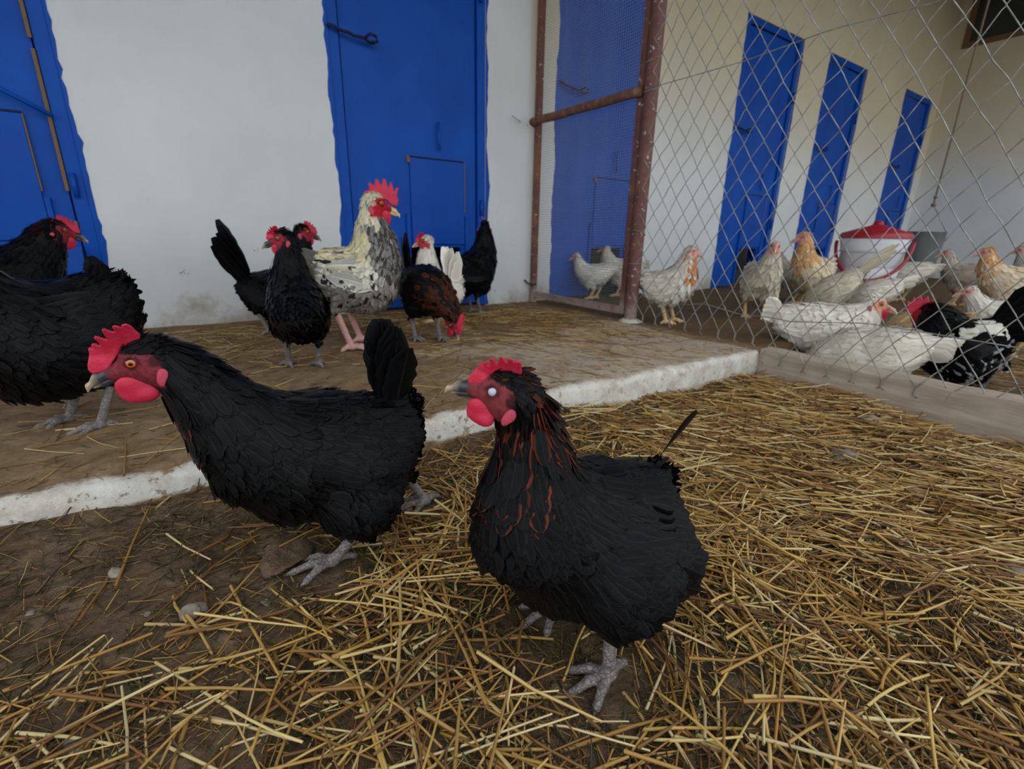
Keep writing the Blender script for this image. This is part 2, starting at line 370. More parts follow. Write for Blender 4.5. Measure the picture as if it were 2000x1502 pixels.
tag(mb.build('wire_screen', M['screen'], g), kind='stuff')
q = MB(); q.tube([(-.028, W+.01, .99), (-.045, W+.02, .955), (-.02, W+.05, .965), (.0, W-.01, .95), (-.03, W-.05, .968)], .0035, 5)
q.build('tie_wire', M['latch_and_shadow'], g, True)
q = MB(); q.tube([(-.05, W+.01, .958), (-.08, W-.05+.08, .972), (-.13, W-.02, .965), (-.17, W-.01, .985)], .002, 5); q.build('loose_wire', M['wire'], g, True)
q = MB(); q.tube([(-.05, W+.005, .13), (-.03, W-.002, .11), (-.016, W-.02, .105), (-.03, W-.05, .10), (-.02, W-.075, .115)], .0045, 6); q.build('latch_wire', M['latch_and_shadow'], g, True)

# ------------------------------------------------------------------ chain link
fence = empty('chain_link_fence', (FENCE_X, .5, 0)); tag(fence, 'galvanised chain link fence running from the brown post to the right', 'fence')
CW, CH = .0372, .054; rngf = np.random.RandomState(11)
ncol = 58; y_start = 1.492
jy = rngf.normal(0, .0022, (ncol+2, 60)); jx = np.convolve(rngf.normal(0, 1, 70), np.ones(7)/7, 'valid')
for i in range(ncol):
    yl = y_start-CW*i; bot = .012; kmin = 0 if yl > EDGE_Y+.02 else -1
    pts = []; k0 = 0
    nk = int((2.25-bot)/CH)
    for k in range(kmin, nk+1):
        right = (k+i) % 2
        col = i+right; yy = y_start-CW*col+jy[col, k]+.004*math.sin(k*.7+col*.31); zz = bot+.03+CH*k+jy[col, k]*.6
        off = .0024 if right else -.0024
        xx = off+.012*math.sin(col*.23+k*.11)
        lo = (yy+(-.003 if right else .003), zz)
        pts += [(xx-off*1.9, yy+(.006 if right else -.006), zz-.009), (xx, yy, zz), (xx+off*.1, yy+(.006 if right else -.006), zz+.009)] if k > kmin else [(xx, yy, zz)]
    p0 = pts[0]
    pre = [(p0[0]+.003, p0[1]+(.010 if (i+kmin) % 2 else -.010), p0[2]-.028), (p0[0], p0[1]+.001, p0[2]-.02)]
    P = [(a, b-.5, c) for a, b, c in pre+pts]
    MB().tube(P, .0015, 5, True).build('woven_wire', M['wire'], fence, True)
for pp in ([(0, 1.5, .955), (.004, 1.1, .95), (0, .83, .962), (0, .58, .95), (0, .2, .955), (0, -.6, .95)],
           [(.002, 1.33, .055), (.002, 1.24, .115), (.002, 1.12, .138), (.003, .95, .115), (.002, .87, .122), (.003, .78, .118), (.002, .56, .147), (.002, .235, .136), (.002, -.6, .12)]):
    ts = np.linspace(0, 1, 40); A = np.array(pp); cum = np.linspace(0, 1, len(A))
    P = np.stack([np.interp(ts, cum, A[:, j]) for j in range(3)], 1); P[:, 1] -= .5
    MB().tube(P, .0016, 5).build('tension_wire', M['wire'], fence, True)
mb = MB(); V = []
for i, y in enumerate(np.linspace(.868, -1.2, 40)):
    w = .003*math.sin(i*1.7)+.002*math.sin(i*.6)
    V += [(FENCE_X+.006+w*.5, y, -.14), (FENCE_X+.006+w*.4, y, .000+w), (FENCE_X+.011, y, .006+w), (FENCE_X+.066, y, .008+w*.5), (FENCE_X+.072, y, .002), (FENCE_X+.072, y, -.14)]
F = [(6*i+j, 6*i+6+j, 6*i+7+j, 6*i+1+j) for i in range(39) for j in range(5)]+[(0, 1, 2, 3, 4, 5), tuple(39*6+j for j in (5, 4, 3, 2, 1, 0))]
mb.add(V, F); tag(mb.build('timber_sill', M['timber']), 'weathered grey timber beam lying under the chain link fence', 'beam')

# ------------------------------------------------------------------ feeders
white_pl = mat('white_plastic', lin(226, 228, 232), .35, .5); red_pl = mat('red_plastic', lin(150, 22, 38), .4, .5)
zinc = mat('zinc_sheet', lin(146, 154, 154), .35, .5, .6)
B = on_z(1676, 604, 0.0); dB = depth(B); k = dB/FPX
f1 = empty('poultry_feeder', (B[0], B[1], 0)); tag(f1, 'white plastic bucket feeder with red conical lid and red handle', 'feeder')
Rr = 55*k; ht = on_x(1700, 462, B[0])[2]
mb = MB(); mb.lathe([(0, 0), (Rr*.70, 0), (Rr*.72, .006), (Rr*.86, ht*.58), (Rr*.865, ht*.6), (Rr*.90, ht*.61), (Rr*.90, ht*.80), (Rr*.93, ht*.81), (Rr*.93, ht*.86), (Rr*.95, ht*.88), (Rr*1.0, ht*.98), (Rr*1.0, ht), (Rr*.96, ht), (Rr*.85, ht*.6), (0, ht*.5)], n=48)
mb.build('bucket', white_pl, f1, True)
lid = MB(); lid.lathe([(Rr*1.03, ht-.012), (Rr*1.04, ht+.004), (Rr*.96, ht+.02), (Rr*.2, ht+.060), (Rr*.15, ht+.066), (Rr*.13, ht+.082), (0, ht+.086)], n=48); lid.build('lid', red_pl, f1, True)
# handle hangs down the side that faces the yard
hd = np.array([CAM[0]-B[0], CAM[1]-B[1]]); hd /= np.linalg.norm(hd); sd = np.array([-hd[1], hd[0]])
P = [];
for q in np.linspace(0, math.pi, 30):
    c, s = math.cos(q), math.sin(q); o = sd*c*Rr*1.06+hd*(s*Rr*.93+.01); P.append((o[0], o[1], ht*.93-s*ht*.50))
MB().tube(P, .009, 8).build('handle', red_pl, f1, True)
G = at_depth(1800, 488, 3.4); kg = 3.4/FPX
f2 = empty('galvanised_bucket', (G[0], G[1], G[2]-33*kg)); tag(f2, 'dull zinc bucket hanging on a rope behind the white feeder', 'bucket')
Rg = 31*kg; hg = 66*kg
MB().lathe([(0, 0), (Rg*.82, 0), (Rg*.85, .01), (Rg*.97, hg*.72), (Rg*1.0, hg*.74), (Rg, hg), (Rg*1.03, hg*1.01), (Rg*.98, hg*1.01), (Rg*.94, hg*.7), (0, hg*.3)], n=40).build('bucket_body', zinc, f2, True)
ap = at_depth(1816, 402, 3.4); apl = (0.0, 0.0, ap[2]-(G[2]-33*kg))
for sg in (-1, 1): MB().tube([(sd[0]*Rg*sg, sd[1]*Rg*sg, hg*.95), (0, 0, apl[2])], .003, 5).build('bail_wire', M['wire'], f2, True)
MB().tube([(0, 0, apl[2]-.01)]+[(.004*math.sin(z*9), 0, z) for z in np.linspace(apl[2]+.05, 2.42-(G[2]-33*kg), 10)], .006, 6).build('rope', M['rope'], f2, True)
for zz, rr in ((apl[2], .016), (apl[2]+.05, .013)): MB().lathe([(0, -rr), (rr*.8, -rr*.6), (rr, 0), (rr*.8, rr*.6), (0, rr)], (0, 0, zz), 10).build('knot', M['rope'], f2, True)
# ------------------------------------------------------------------ organic surfaces: signed distance fields + surface nets
def surfnet(F, org, h):
    ins = F < 0; nx, ny, nz = F.shape
    c = ins[:-1, :-1, :-1].astype(np.int8)*0
    for dx in (0, 1):
        for dy in (0, 1):
            for dz in (0, 1): c = c+ins[dx:nx-1+dx, dy:ny-1+dy, dz:nz-1+dz]
    mask = (c > 0) & (c < 8); idx = -np.ones(mask.shape, np.int64); n = int(mask.sum()); idx[mask] = np.arange(n)
    I = np.argwhere(mask); acc = np.zeros((n, 3)); cnt = np.zeros(n)
    corners = [(0, 0, 0), (1, 0, 0), (0, 1, 0), (1, 1, 0), (0, 0, 1), (1, 0, 1), (0, 1, 1), (1, 1, 1)]
    val = [F[I[:, 0]+a, I[:, 1]+b, I[:, 2]+d] for a, b, d in corners]
    for a, b in ((0, 1), (2, 3), (4, 5), (6, 7), (0, 2), (1, 3), (4, 6), (5, 7), (0, 4), (1, 5), (2, 6), (3, 7)):
        fa, fb = val[a], val[b]; s = (fa < 0) != (fb < 0); t = fa/(np.where(s, fa-fb, 1)); t = np.where(s, t, 0)
        pa = np.array(corners[a], float); pb = np.array(corners[b], float)
        acc += np.where(s[:, None], pa+t[:, None]*(pb-pa), 0); cnt += s
    V = org+(I+acc/cnt[:, None])*h
    Q = []
    for ax in range(3):
        sl0 = [slice(1, None)]*3; sl0[ax] = slice(0, -1); sl1 = [slice(1, None)]*3; sl1[ax] = slice(1, None)
        E = np.argwhere(ins[tuple(sl0)] != ins[tuple(sl1)])
        if len(E) == 0: continue
        off = np.ones(3, int); off[ax] = 0; E = E+off
        ok = np.all(E < np.array(idx.shape), 1); E = E[ok]
        u, v = [(1, 2), (2, 0), (0, 1)][ax]; du = np.zeros(3, int); du[u] = 1; dv = np.zeros(3, int); dv[v] = 1
        g = lambda e: idx[e[:, 0], e[:, 1], e[:, 2]]
        q = np.stack([g(E-du-dv), g(E-dv), g(E), g(E-du)], 1)
        inside_first = ins[E[:, 0], E[:, 1], E[:, 2]]
        q[~inside_first] = q[~inside_first][:, ::-1]; Q.append(q)
    Q = np.concatenate(Q); Q = Q[(Q >= 0).all(1)]
    return V, Q
def capd(P, a, b, ra, rb, sy=1.0):
    a = np.asarray(a, float); b = np.asarray(b, float); sc = np.array([1, 1/sy, 1]); ab = (b-a)*sc; pa = (P-a)*sc
    t = np.clip((pa@ab)/max(ab@ab, 1e-9), 0, 1); return np.linalg.norm(pa-t[..., None]*ab, axis=-1)-(ra+t*(rb-ra))
def elld(P, c, r, R=None):
    q = P-np.asarray(c, float)
    if R is not None: q = q@R
    r = np.asarray(r, float); k = np.linalg.norm(q/r, axis=-1); return (k-1)*r.min()*np.clip(k, .6, None)/np.clip(k, .6, None)
def smin(a, b, k):
    h = np.clip(.5+.5*(b-a)/k, 0, 1); return b*(1-h)+a*h-k*h*(1-h)
def sdf_mesh(fn, lo, hi, h):
    lo = np.asarray(lo, float); hi = np.asarray(hi, float); n = np.ceil((hi-lo)/h).astype(int)+1
    ax = [lo[i]+h*np.arange(n[i]) for i in range(3)]; P = np.stack(np.meshgrid(*ax, indexing='ij'), -1)
    return surfnet(fn(P), lo, h)
def poly_sdf(X, Z, poly):
    P = np.asarray(poly, float); d = np.full(X.shape, 1e9); s = np.ones(X.shape); n = len(P)
    for i in range(n):
        a = P[i]; b = P[i-1]; e = b-a; wx = X-a[0]; wz = Z-a[1]
        t = np.clip((wx*e[0]+wz*e[1])/(e@e+1e-12), 0, 1); d = np.minimum(d, (wx-e[0]*t)**2+(wz-e[1]*t)**2)
        c1 = Z >= a[1]; c2 = Z < b[1]; c3 = e[0]*wz > e[1]*wx
        s = np.where((c1 & c2 & c3) | (~c1 & ~c2 & ~c3), -s, s)
    return s*np.sqrt(d)

# ------------------------------------------------------------------ head furniture, in the head's frame (metres; eye at origin, x to the beak, z up)
comb_px = [(200, 780), (215, 700), (290, 520), (300, 440), (320, 425), (345, 450), (365, 445), (358, 400), (375, 365), (400, 365), (430, 410), (475, 410), (470, 370), (440, 270), (460, 240), (490, 260), (560, 320), (590, 318), (585, 220), (590, 140), (620, 130), (650, 170), (720, 212), (735, 190), (735, 110), (765, 95), (800, 115), (830, 160), (860, 100), (920, 90), (960, 150), (975, 220), (1010, 300), (1000, 370), (930, 420), (800, 470), (680, 540), (600, 620), (520, 720), (460, 800), (330, 850), (230, 850)]
COMB = [((805-a)*.0755e-3, (740-b)*.0755e-3) for a, b in comb_px]
cock = [(46, -2), (50, 12), (46, 26), (52, 42), (47, 44), (38, 32), (34, 52), (30, 56), (24, 38), (16, 60), (11, 62), (6, 42), (-4, 58), (-9, 58), (-12, 40), (-24, 48), (-28, 44), (-24, 30), (-38, 26), (-36, 16), (-24, 10), (-10, 14), (8, 14), (22, 8), (32, -2)]
COCK = [(a*1e-3, b*1e-3) for a, b in cock]
def comb_fn(poly, t0, lean=0.0):
    def f(P):
        yy = P[..., 1]-lean*np.clip(P[..., 2]-.012, 0, 1)**1.5*8
        d2 = poly_sdf(P[..., 0], P[..., 2], poly)+.0012; th = t0*(1.0-.45*np.clip((P[..., 2]-.005)/.045, 0, 1))
        dy = np.abs(yy)-th+.0012
        return np.minimum(np.maximum(d2, dy), 0)+np.sqrt(np.maximum(d2, 0)**2+np.maximum(dy, 0)**2)-.0018
    return f
def shared(name, V, Q):
    me = np_mesh(name, V, Q); me.shade_smooth(); return me
V, Q = sdf_mesh(comb_fn(COMB, .0042, .35), (-.03, -.025, -.02), (.06, .04, .06), .0011); ME_COMB = shared('comb', V, Q)
V, Q = sdf_mesh(comb_fn(COCK, .005), (-.05, -.012, -.015), (.065, .012, .075), .0015); ME_COCK = shared('comb', V, Q)
def wat(P): 
    a = elld(P, (.002, 0, -.032), (.0195, .0042, .0155)); b = elld(P, (.010, 0, -.022), (.011, .0045, .009)); c = elld(P, (-.006, .001, -.038), (.011, .0048, .009))
    return smin(smin(a, b, .003), c, .002)
V, Q = sdf_mesh(wat, (-.03, -.01, -.06), (.035, .01, -.005), .0012); ME_WAT = shared('wattle', V, Q)
def ear(P): return smin(elld(P, (-.030, 0, -.018), (.0065, .0035, .009)), elld(P, (-.026, 0, -.026), (.0045, .003, .007)), .003)
V, Q = sdf_mesh(ear, (-.045, -.008, -.04), (-.012, .008, -.002), .0012); ME_EAR = shared('earlobe', V, Q)
def beak_u(P):
    d = capd(P, (.022, 0, -.009), (.040, 0, -.0150), .0092, .0068, .90)
    d = smin(d, capd(P, (.040, 0, -.0150), (.052, 0, -.0235), .0068, .0030, .85), .004)
    d = smin(d, capd(P, (.052, 0, -.0225), (.0548, 0, -.030), .0034, .0011, .8), .003)
    cut = (P[..., 2]+.0180)+.36*(P[..., 0]-.016)+22*np.clip(P[..., 0]-.03, 0, 1)**2*.5
    return np.maximum(d, -cut)
V, Q = sdf_mesh(beak_u, (.012, -.014, -.038), (.06, .014, .006), .0011); ME_BU = shared('upper_beak', V, Q)
def beak_l(P):
    d = capd(P, (.016, 0, -.0152), (.036, 0, -.0218), .0062, .0044, .95); d = smin(d, capd(P, (.036, 0, -.0218), (.0475, 0, -.0262), .0044, .0014, .9), .003)
    return d
V, Q = sdf_mesh(beak_l, (.006, -.012, -.04), (.055, .012, -.004), .0011); ME_BL = shared('lower_beak', V, Q)
def eye_mesh():
    mb = MB(); n = 20; pr = [(0, .0058)]+[(.0058*math.sin(a), .0058*math.cos(a)) for a in np.linspace(.12, math.pi/2, 10)]
    V = [(r*math.cos(2*math.pi*j/n), z*.9, r*math.sin(2*math.pi*j/n)) for r, z in pr for j in range(n)]
    F = [(i*n+j, (i+1)*n+j, (i+1)*n+(j+1) % n, i*n+(j+1) % n) for i in range(len(pr)-1) for j in range(n)]
    me = mesh('eye', V, F); me.shade_smooth(); return me
ME_EYE = eye_mesh()

def make_eye(name, iris, cloudy=False):
    m = mat(name, iris, .08, .6); v = coords(m); s = xyz(m, v)
    d = math_n(m, 'SQRT', math_n(m, 'ADD', math_n(m, 'POWER', s[0], 2.0), math_n(m, 'POWER', s[2], 2.0)))
    if cloudy: c = mix(m, step(m, d, .0038, .0046), mix(m, step(m, d, .0006, .002), lin(206, 206, 226), lin(188, 180, 200)), lin(40, 30, 34))
    else: c = mix(m, step(m, d, .0019, .0022), (.004, .003, .003), mix(m, step(m, d, .0040, .0046), iris, lin(30, 22, 22)))
    base(m, c); return m
def make_skin(name, a, b, rough=.55):
    m = mat(name, a, rough, .4); v = coords(m); n = noise(m, v, 260, 3); n2 = noise(m, v, 60, 4)
    c = ramp(m, n2, [(.3, a), (.7, b)]); c = mix(m, math_n(m, 'MULTIPLY', step(m, n, .62, .75), .35), c, tuple(min(1, x*1.6+.05) for x in b))
    base(m, c); bump(m, n, .5, .0012)
    bsdf(m).inputs['Subsurface Weight'].default_value = .12; bsdf(m).inputs['Subsurface Radius'].default_value = (.006, .002, .0015); return m
M['eye'] = make_eye('amber_eye', lin(196, 98, 22)); M['eye_cloud'] = make_eye('clouded_eye', lin(190, 185, 200), True)
M['comb'] = make_skin('red_comb', lin(186, 26, 52), lin(206, 46, 78)); M['comb_pale'] = make_skin('pink_comb', lin(214, 130, 126), lin(222, 150, 142))
M['lobe'] = make_skin('pink_lobe', lin(168, 52, 72), lin(196, 74, 92))
def make_beak(name, a, b):
    m = mat(name, a, .35, .5); s = xyz(m, coords(m)); n = noise(m, coords(m), 120, 3)
    base(m, ramp(m, math_n(m, 'ADD', math_n(m, 'MULTIPLY', math_n(m, 'SUBTRACT', s[0], .025), 34.0), math_n(m, 'MULTIPLY', math_n(m, 'SUBTRACT', n, .5), .3)), [(.42, a), (.95, b)])); return m
M['beak_dark'] = make_beak('slate_beak', lin(52, 52, 56), lin(176, 156, 128)); M['beak_pale'] = make_beak('horn_beak', lin(206, 150, 130), lin(224, 196, 160)); M['beak_yellow'] = make_beak('yellow_beak', lin(214, 180, 120), lin(226, 206, 150))
def make_leg(name, a, b):
    m = mat(name, a, .6, .35); v = coords(m); n = noise(m, v, 90, 4)
    vo = N(m, 'ShaderNodeTexVoronoi', feature='DISTANCE_TO_EDGE'); mp = N(m, 'ShaderNodeMapping'); mp.inputs['Scale'].default_value = (160, 160, 300); L(m, v, mp.inputs['Vector']); L(m, mp.outputs[0], vo.inputs['Vector']); vo.inputs['Scale'].default_value = 1.0
    e = step(m, vo.outputs['Distance'], .02, .16); c = ramp(m, n, [(.3, a), (.7, b)]); c = mix(m, e, tuple(x*.78 for x in a), c)
    base(m, c); bump(m, e, .3, .0009); return m
M['leg_grey'] = make_leg('grey_leg', lin(104, 95, 90), lin(152, 144, 138)); M['leg_pink'] = make_leg('pink_leg', lin(206, 150, 140), lin(224, 180, 168)); M['leg_yellow'] = make_leg('yellow_leg', lin(206, 168, 110), lin(222, 192, 146))
M['claw'] = mat('claw', lin(86, 74, 66), .5, .4)
def make_skin_body():
    m = mat('feathered_skin', (.1, .1, .1), .75, .25); a = N(m, 'ShaderNodeAttribute', attribute_name='Col'); n = noise(m, coords(m), 220, 4)
    base(m, mix(m, math_n(m, 'MULTIPLY', step(m, n, .5, .75), .3), a.outputs['Color'], mix(m, .35, a.outputs['Color'], (0, 0, 0)))); bump(m, n, .5, .0015); return m
def make_feather():
    m = mat('feather', (.1, .1, .1), .27, .085); a = N(m, 'ShaderNodeAttribute', attribute_name='Col'); e = N(m, 'ShaderNodeAttribute', attribute_name='Edge')
    u = N(m, 'ShaderNodeUVMap', uv_map='UVMap'); s = xyz(m, u.outputs['UV'])
    av = math_n(m, 'ABSOLUTE', math_n(m, 'SUBTRACT', s[1], .5))
    wv = math_n(m, 'SINE', math_n(m, 'MULTIPLY', math_n(m, 'SUBTRACT', s[0], math_n(m, 'MULTIPLY', av, .7)), 95.0))
    f = step(m, math_n(m, 'ADD', av, math_n(m, 'MULTIPLY', wv, .02)), .30, .46)
    c = mix(m, f, a.outputs['Color'], e.outputs['Color'])
    shaft = math_n(m, 'SUBTRACT', 1.0, step(m, av, .015, .045)); c = mix(m, math_n(m, 'MULTIPLY', shaft, .25), c, mix(m, .12, c, (.25, .22, .2)))
    base(m, c); bump(m, wv, .25, .0006)
    b = bsdf(m); b.inputs['Sheen Weight'].default_value = .0; b.inputs['Sheen Roughness'].default_value = .4; return m
M['body'] = make_skin_body(); M['feather'] = make_feather()

# ------------------------------------------------------------------ feathers
FU = np.array([0, .25, .55, .8, .94, 1.0]); FW = np.array([.45, .85, 1.0, .86, .5, .06])
FT_V = np.array([(u, s*w, 0) for u, w in zip(FU, FW) for s in (-1, 0, 1)]); FT_Q = np.array([(3*i+j, 3*i+j+1, 3*i+4+j, 3*i+3+j) for i in range(5) for j in range(2)])
FT_UV = np.array([(u, .5+.5*s) for u in FU for s in (-1, 0, 1)])
def feather_mesh(name, P, Nn, T, Ln, Wd, lift, curl, Cc, Ce):
    """P roots (n,3), Nn normals, T directions, all per feather"""
    n = len(P); T = T-(T*Nn).sum(1)[:, None]*Nn; T /= np.linalg.norm(T, axis=1)[:, None]+1e-9; B = np.cross(Nn, T)
    u = FT_V[:, 0][None, :]; v = FT_V[:, 1][None, :]
    hgt = Ln[:, None]*(lift[:, None]*u-curl[:, None]*u*u)-.22*Wd[:, None]*v*v
    X = P[:, None, :]+T[:, None, :]*(Ln[:, None]*u)[..., None]+B[:, None, :]*(Wd[:, None]*v)[..., None]+Nn[:, None, :]*hgt[..., None]
    k = len(FT_V); Q = (FT_Q[None]+(np.arange(n)*k)[:, None, None]).reshape(-1, 4)
    me = np_mesh(name, X.reshape(-1, 3), Q); vcol(me, 'Col', np.repeat(Cc, k, 0)); vcol(me, 'Edge', np.repeat(Ce, k, 0))
    uv = me.uv_layers.new(name='UVMap'); li = np.empty(len(me.loops), np.int32); me.loops.foreach_get('vertex_index', li)
    uv.data.foreach_set('uv', FT_UV[li % k].astype(np.float32).ravel()); me.shade_smooth(); return me
def long_feather(name, path, side, width, col, edge, nrm=None, taper=(.5, .9, 1.0, 1.0, .8, .1), ragged=0.0, rng=None):
    """one quill feather along a path; side = direction across the vane"""
    A = np.asarray(path, float); k = 14; cum = np.r_[0, np.cumsum(np.linalg.norm(np.diff(A, axis=0), axis=1))]; cum /= cum[-1]; t = np.linspace(0, 1, k)
    # smooth path
    P = np.stack([np.interp(t, cum, A[:, j]) for j in range(3)], 1)
    for _ in range(3): P[1:-1] = .25*P[:-2]+.5*P[1:-1]+.25*P[2:]
    S = np.asarray(side, float); S = np.broadcast_to(S, (k, 3)); w = np.interp(t, np.linspace(0, 1, len(taper)), taper)*width
    rr = (rng.normal(0, ragged, (k, 2)) if rng is not None and ragged else np.zeros((k, 2)))
    T = np.gradient(P, axis=0); T /= np.linalg.norm(T, axis=1)[:, None]; S = S-(S*T).sum(1)[:, None]*T; S = S/(np.linalg.norm(S, axis=1)[:, None]+1e-9); Nn = np.cross(T, S)
    V = []; UV = []
    for i in range(k):
        for s in (-1, -.5, 0, .5, 1):
            ww = w[i]*(1+(rr[i, 0 if s < 0 else 1] if s else 0)); V.append(P[i]+S[i]*s*ww-Nn[i]*abs(s)**2*.18*w[i]); UV.append((t[i], .5+.5*s))
    Q = [(5*i+j, 5*i+j+1, 5*i+6+j, 5*i+5+j) for i in range(k-1) for j in range(4)]
    me = np_mesh(name, np.array(V), np.array(Q)); vcol(me, 'Col', np.repeat(np.asarray([col]), len(V), 0)); vcol(me, 'Edge', np.repeat(np.asarray([edge]), len(V), 0))
    uv = me.uv_layers.new(name='UVMap'); li = np.empty(len(me.loops), np.int32); me.loops.foreach_get('vertex_index', li)
    uv.data.foreach_set('uv', np.array(UV, np.float32)[li].ravel()); me.shade_smooth()
    return me

# ------------------------------------------------------------------ colours of plumage: f(local points, spine s, rng) -> base, edge
def jit(c, n, rng, a=.25): return np.clip(np.asarray(c)[None]*(1+rng.normal(0, a, (n, 1))), 0, 1)
BLACK = (.0030, .0031, .0035); BLK_E = (.0065, .0056, .0058)
def col_black(P, s, rng): n = len(P); return jit(BLACK, n, rng), jit(BLK_E, n, rng, .4)
def col_copper(front=.5, amount=.8, rust=lin(128, 46, 22)):
    def f(P, s, rng, tx=None):
        n = len(P); b = jit(BLACK, n, rng); e = jit(BLK_E, n, rng, .4)
        fr = f.front(P, s) if hasattr(f, 'front') else np.zeros(n)
        q = rng.uniform(0, 1, n) < fr*amount
        e[q] = jit(rust, int(q.sum()), rng, .35); q2 = q & (s > .72) & (rng.uniform(0, 1, n) < .3); b[q2] = jit(rust, int(q2.sum()), rng, .35)*.6
        return b, e
    return f
def col_solid(c, e=None, a=.06, patches=()):
    e = e or tuple(x*.92 for x in c)
    def f(P, s, rng):
        n = len(P); b = jit(c, n, rng, a); g = jit(e, n, rng, a)
        for cen, r, pc, am in patches:
            q = (np.linalg.norm((P-np.array(cen))/np.array(r), axis=1) < rng.uniform(.55, 1.1, n)) & (rng.uniform(0, 1, n) < am)
            b[q] = jit(pc, int(q.sum()), rng, .12); g[q] = b[q]*1.05
        return b, np.clip(g, 0, 1)
    return f

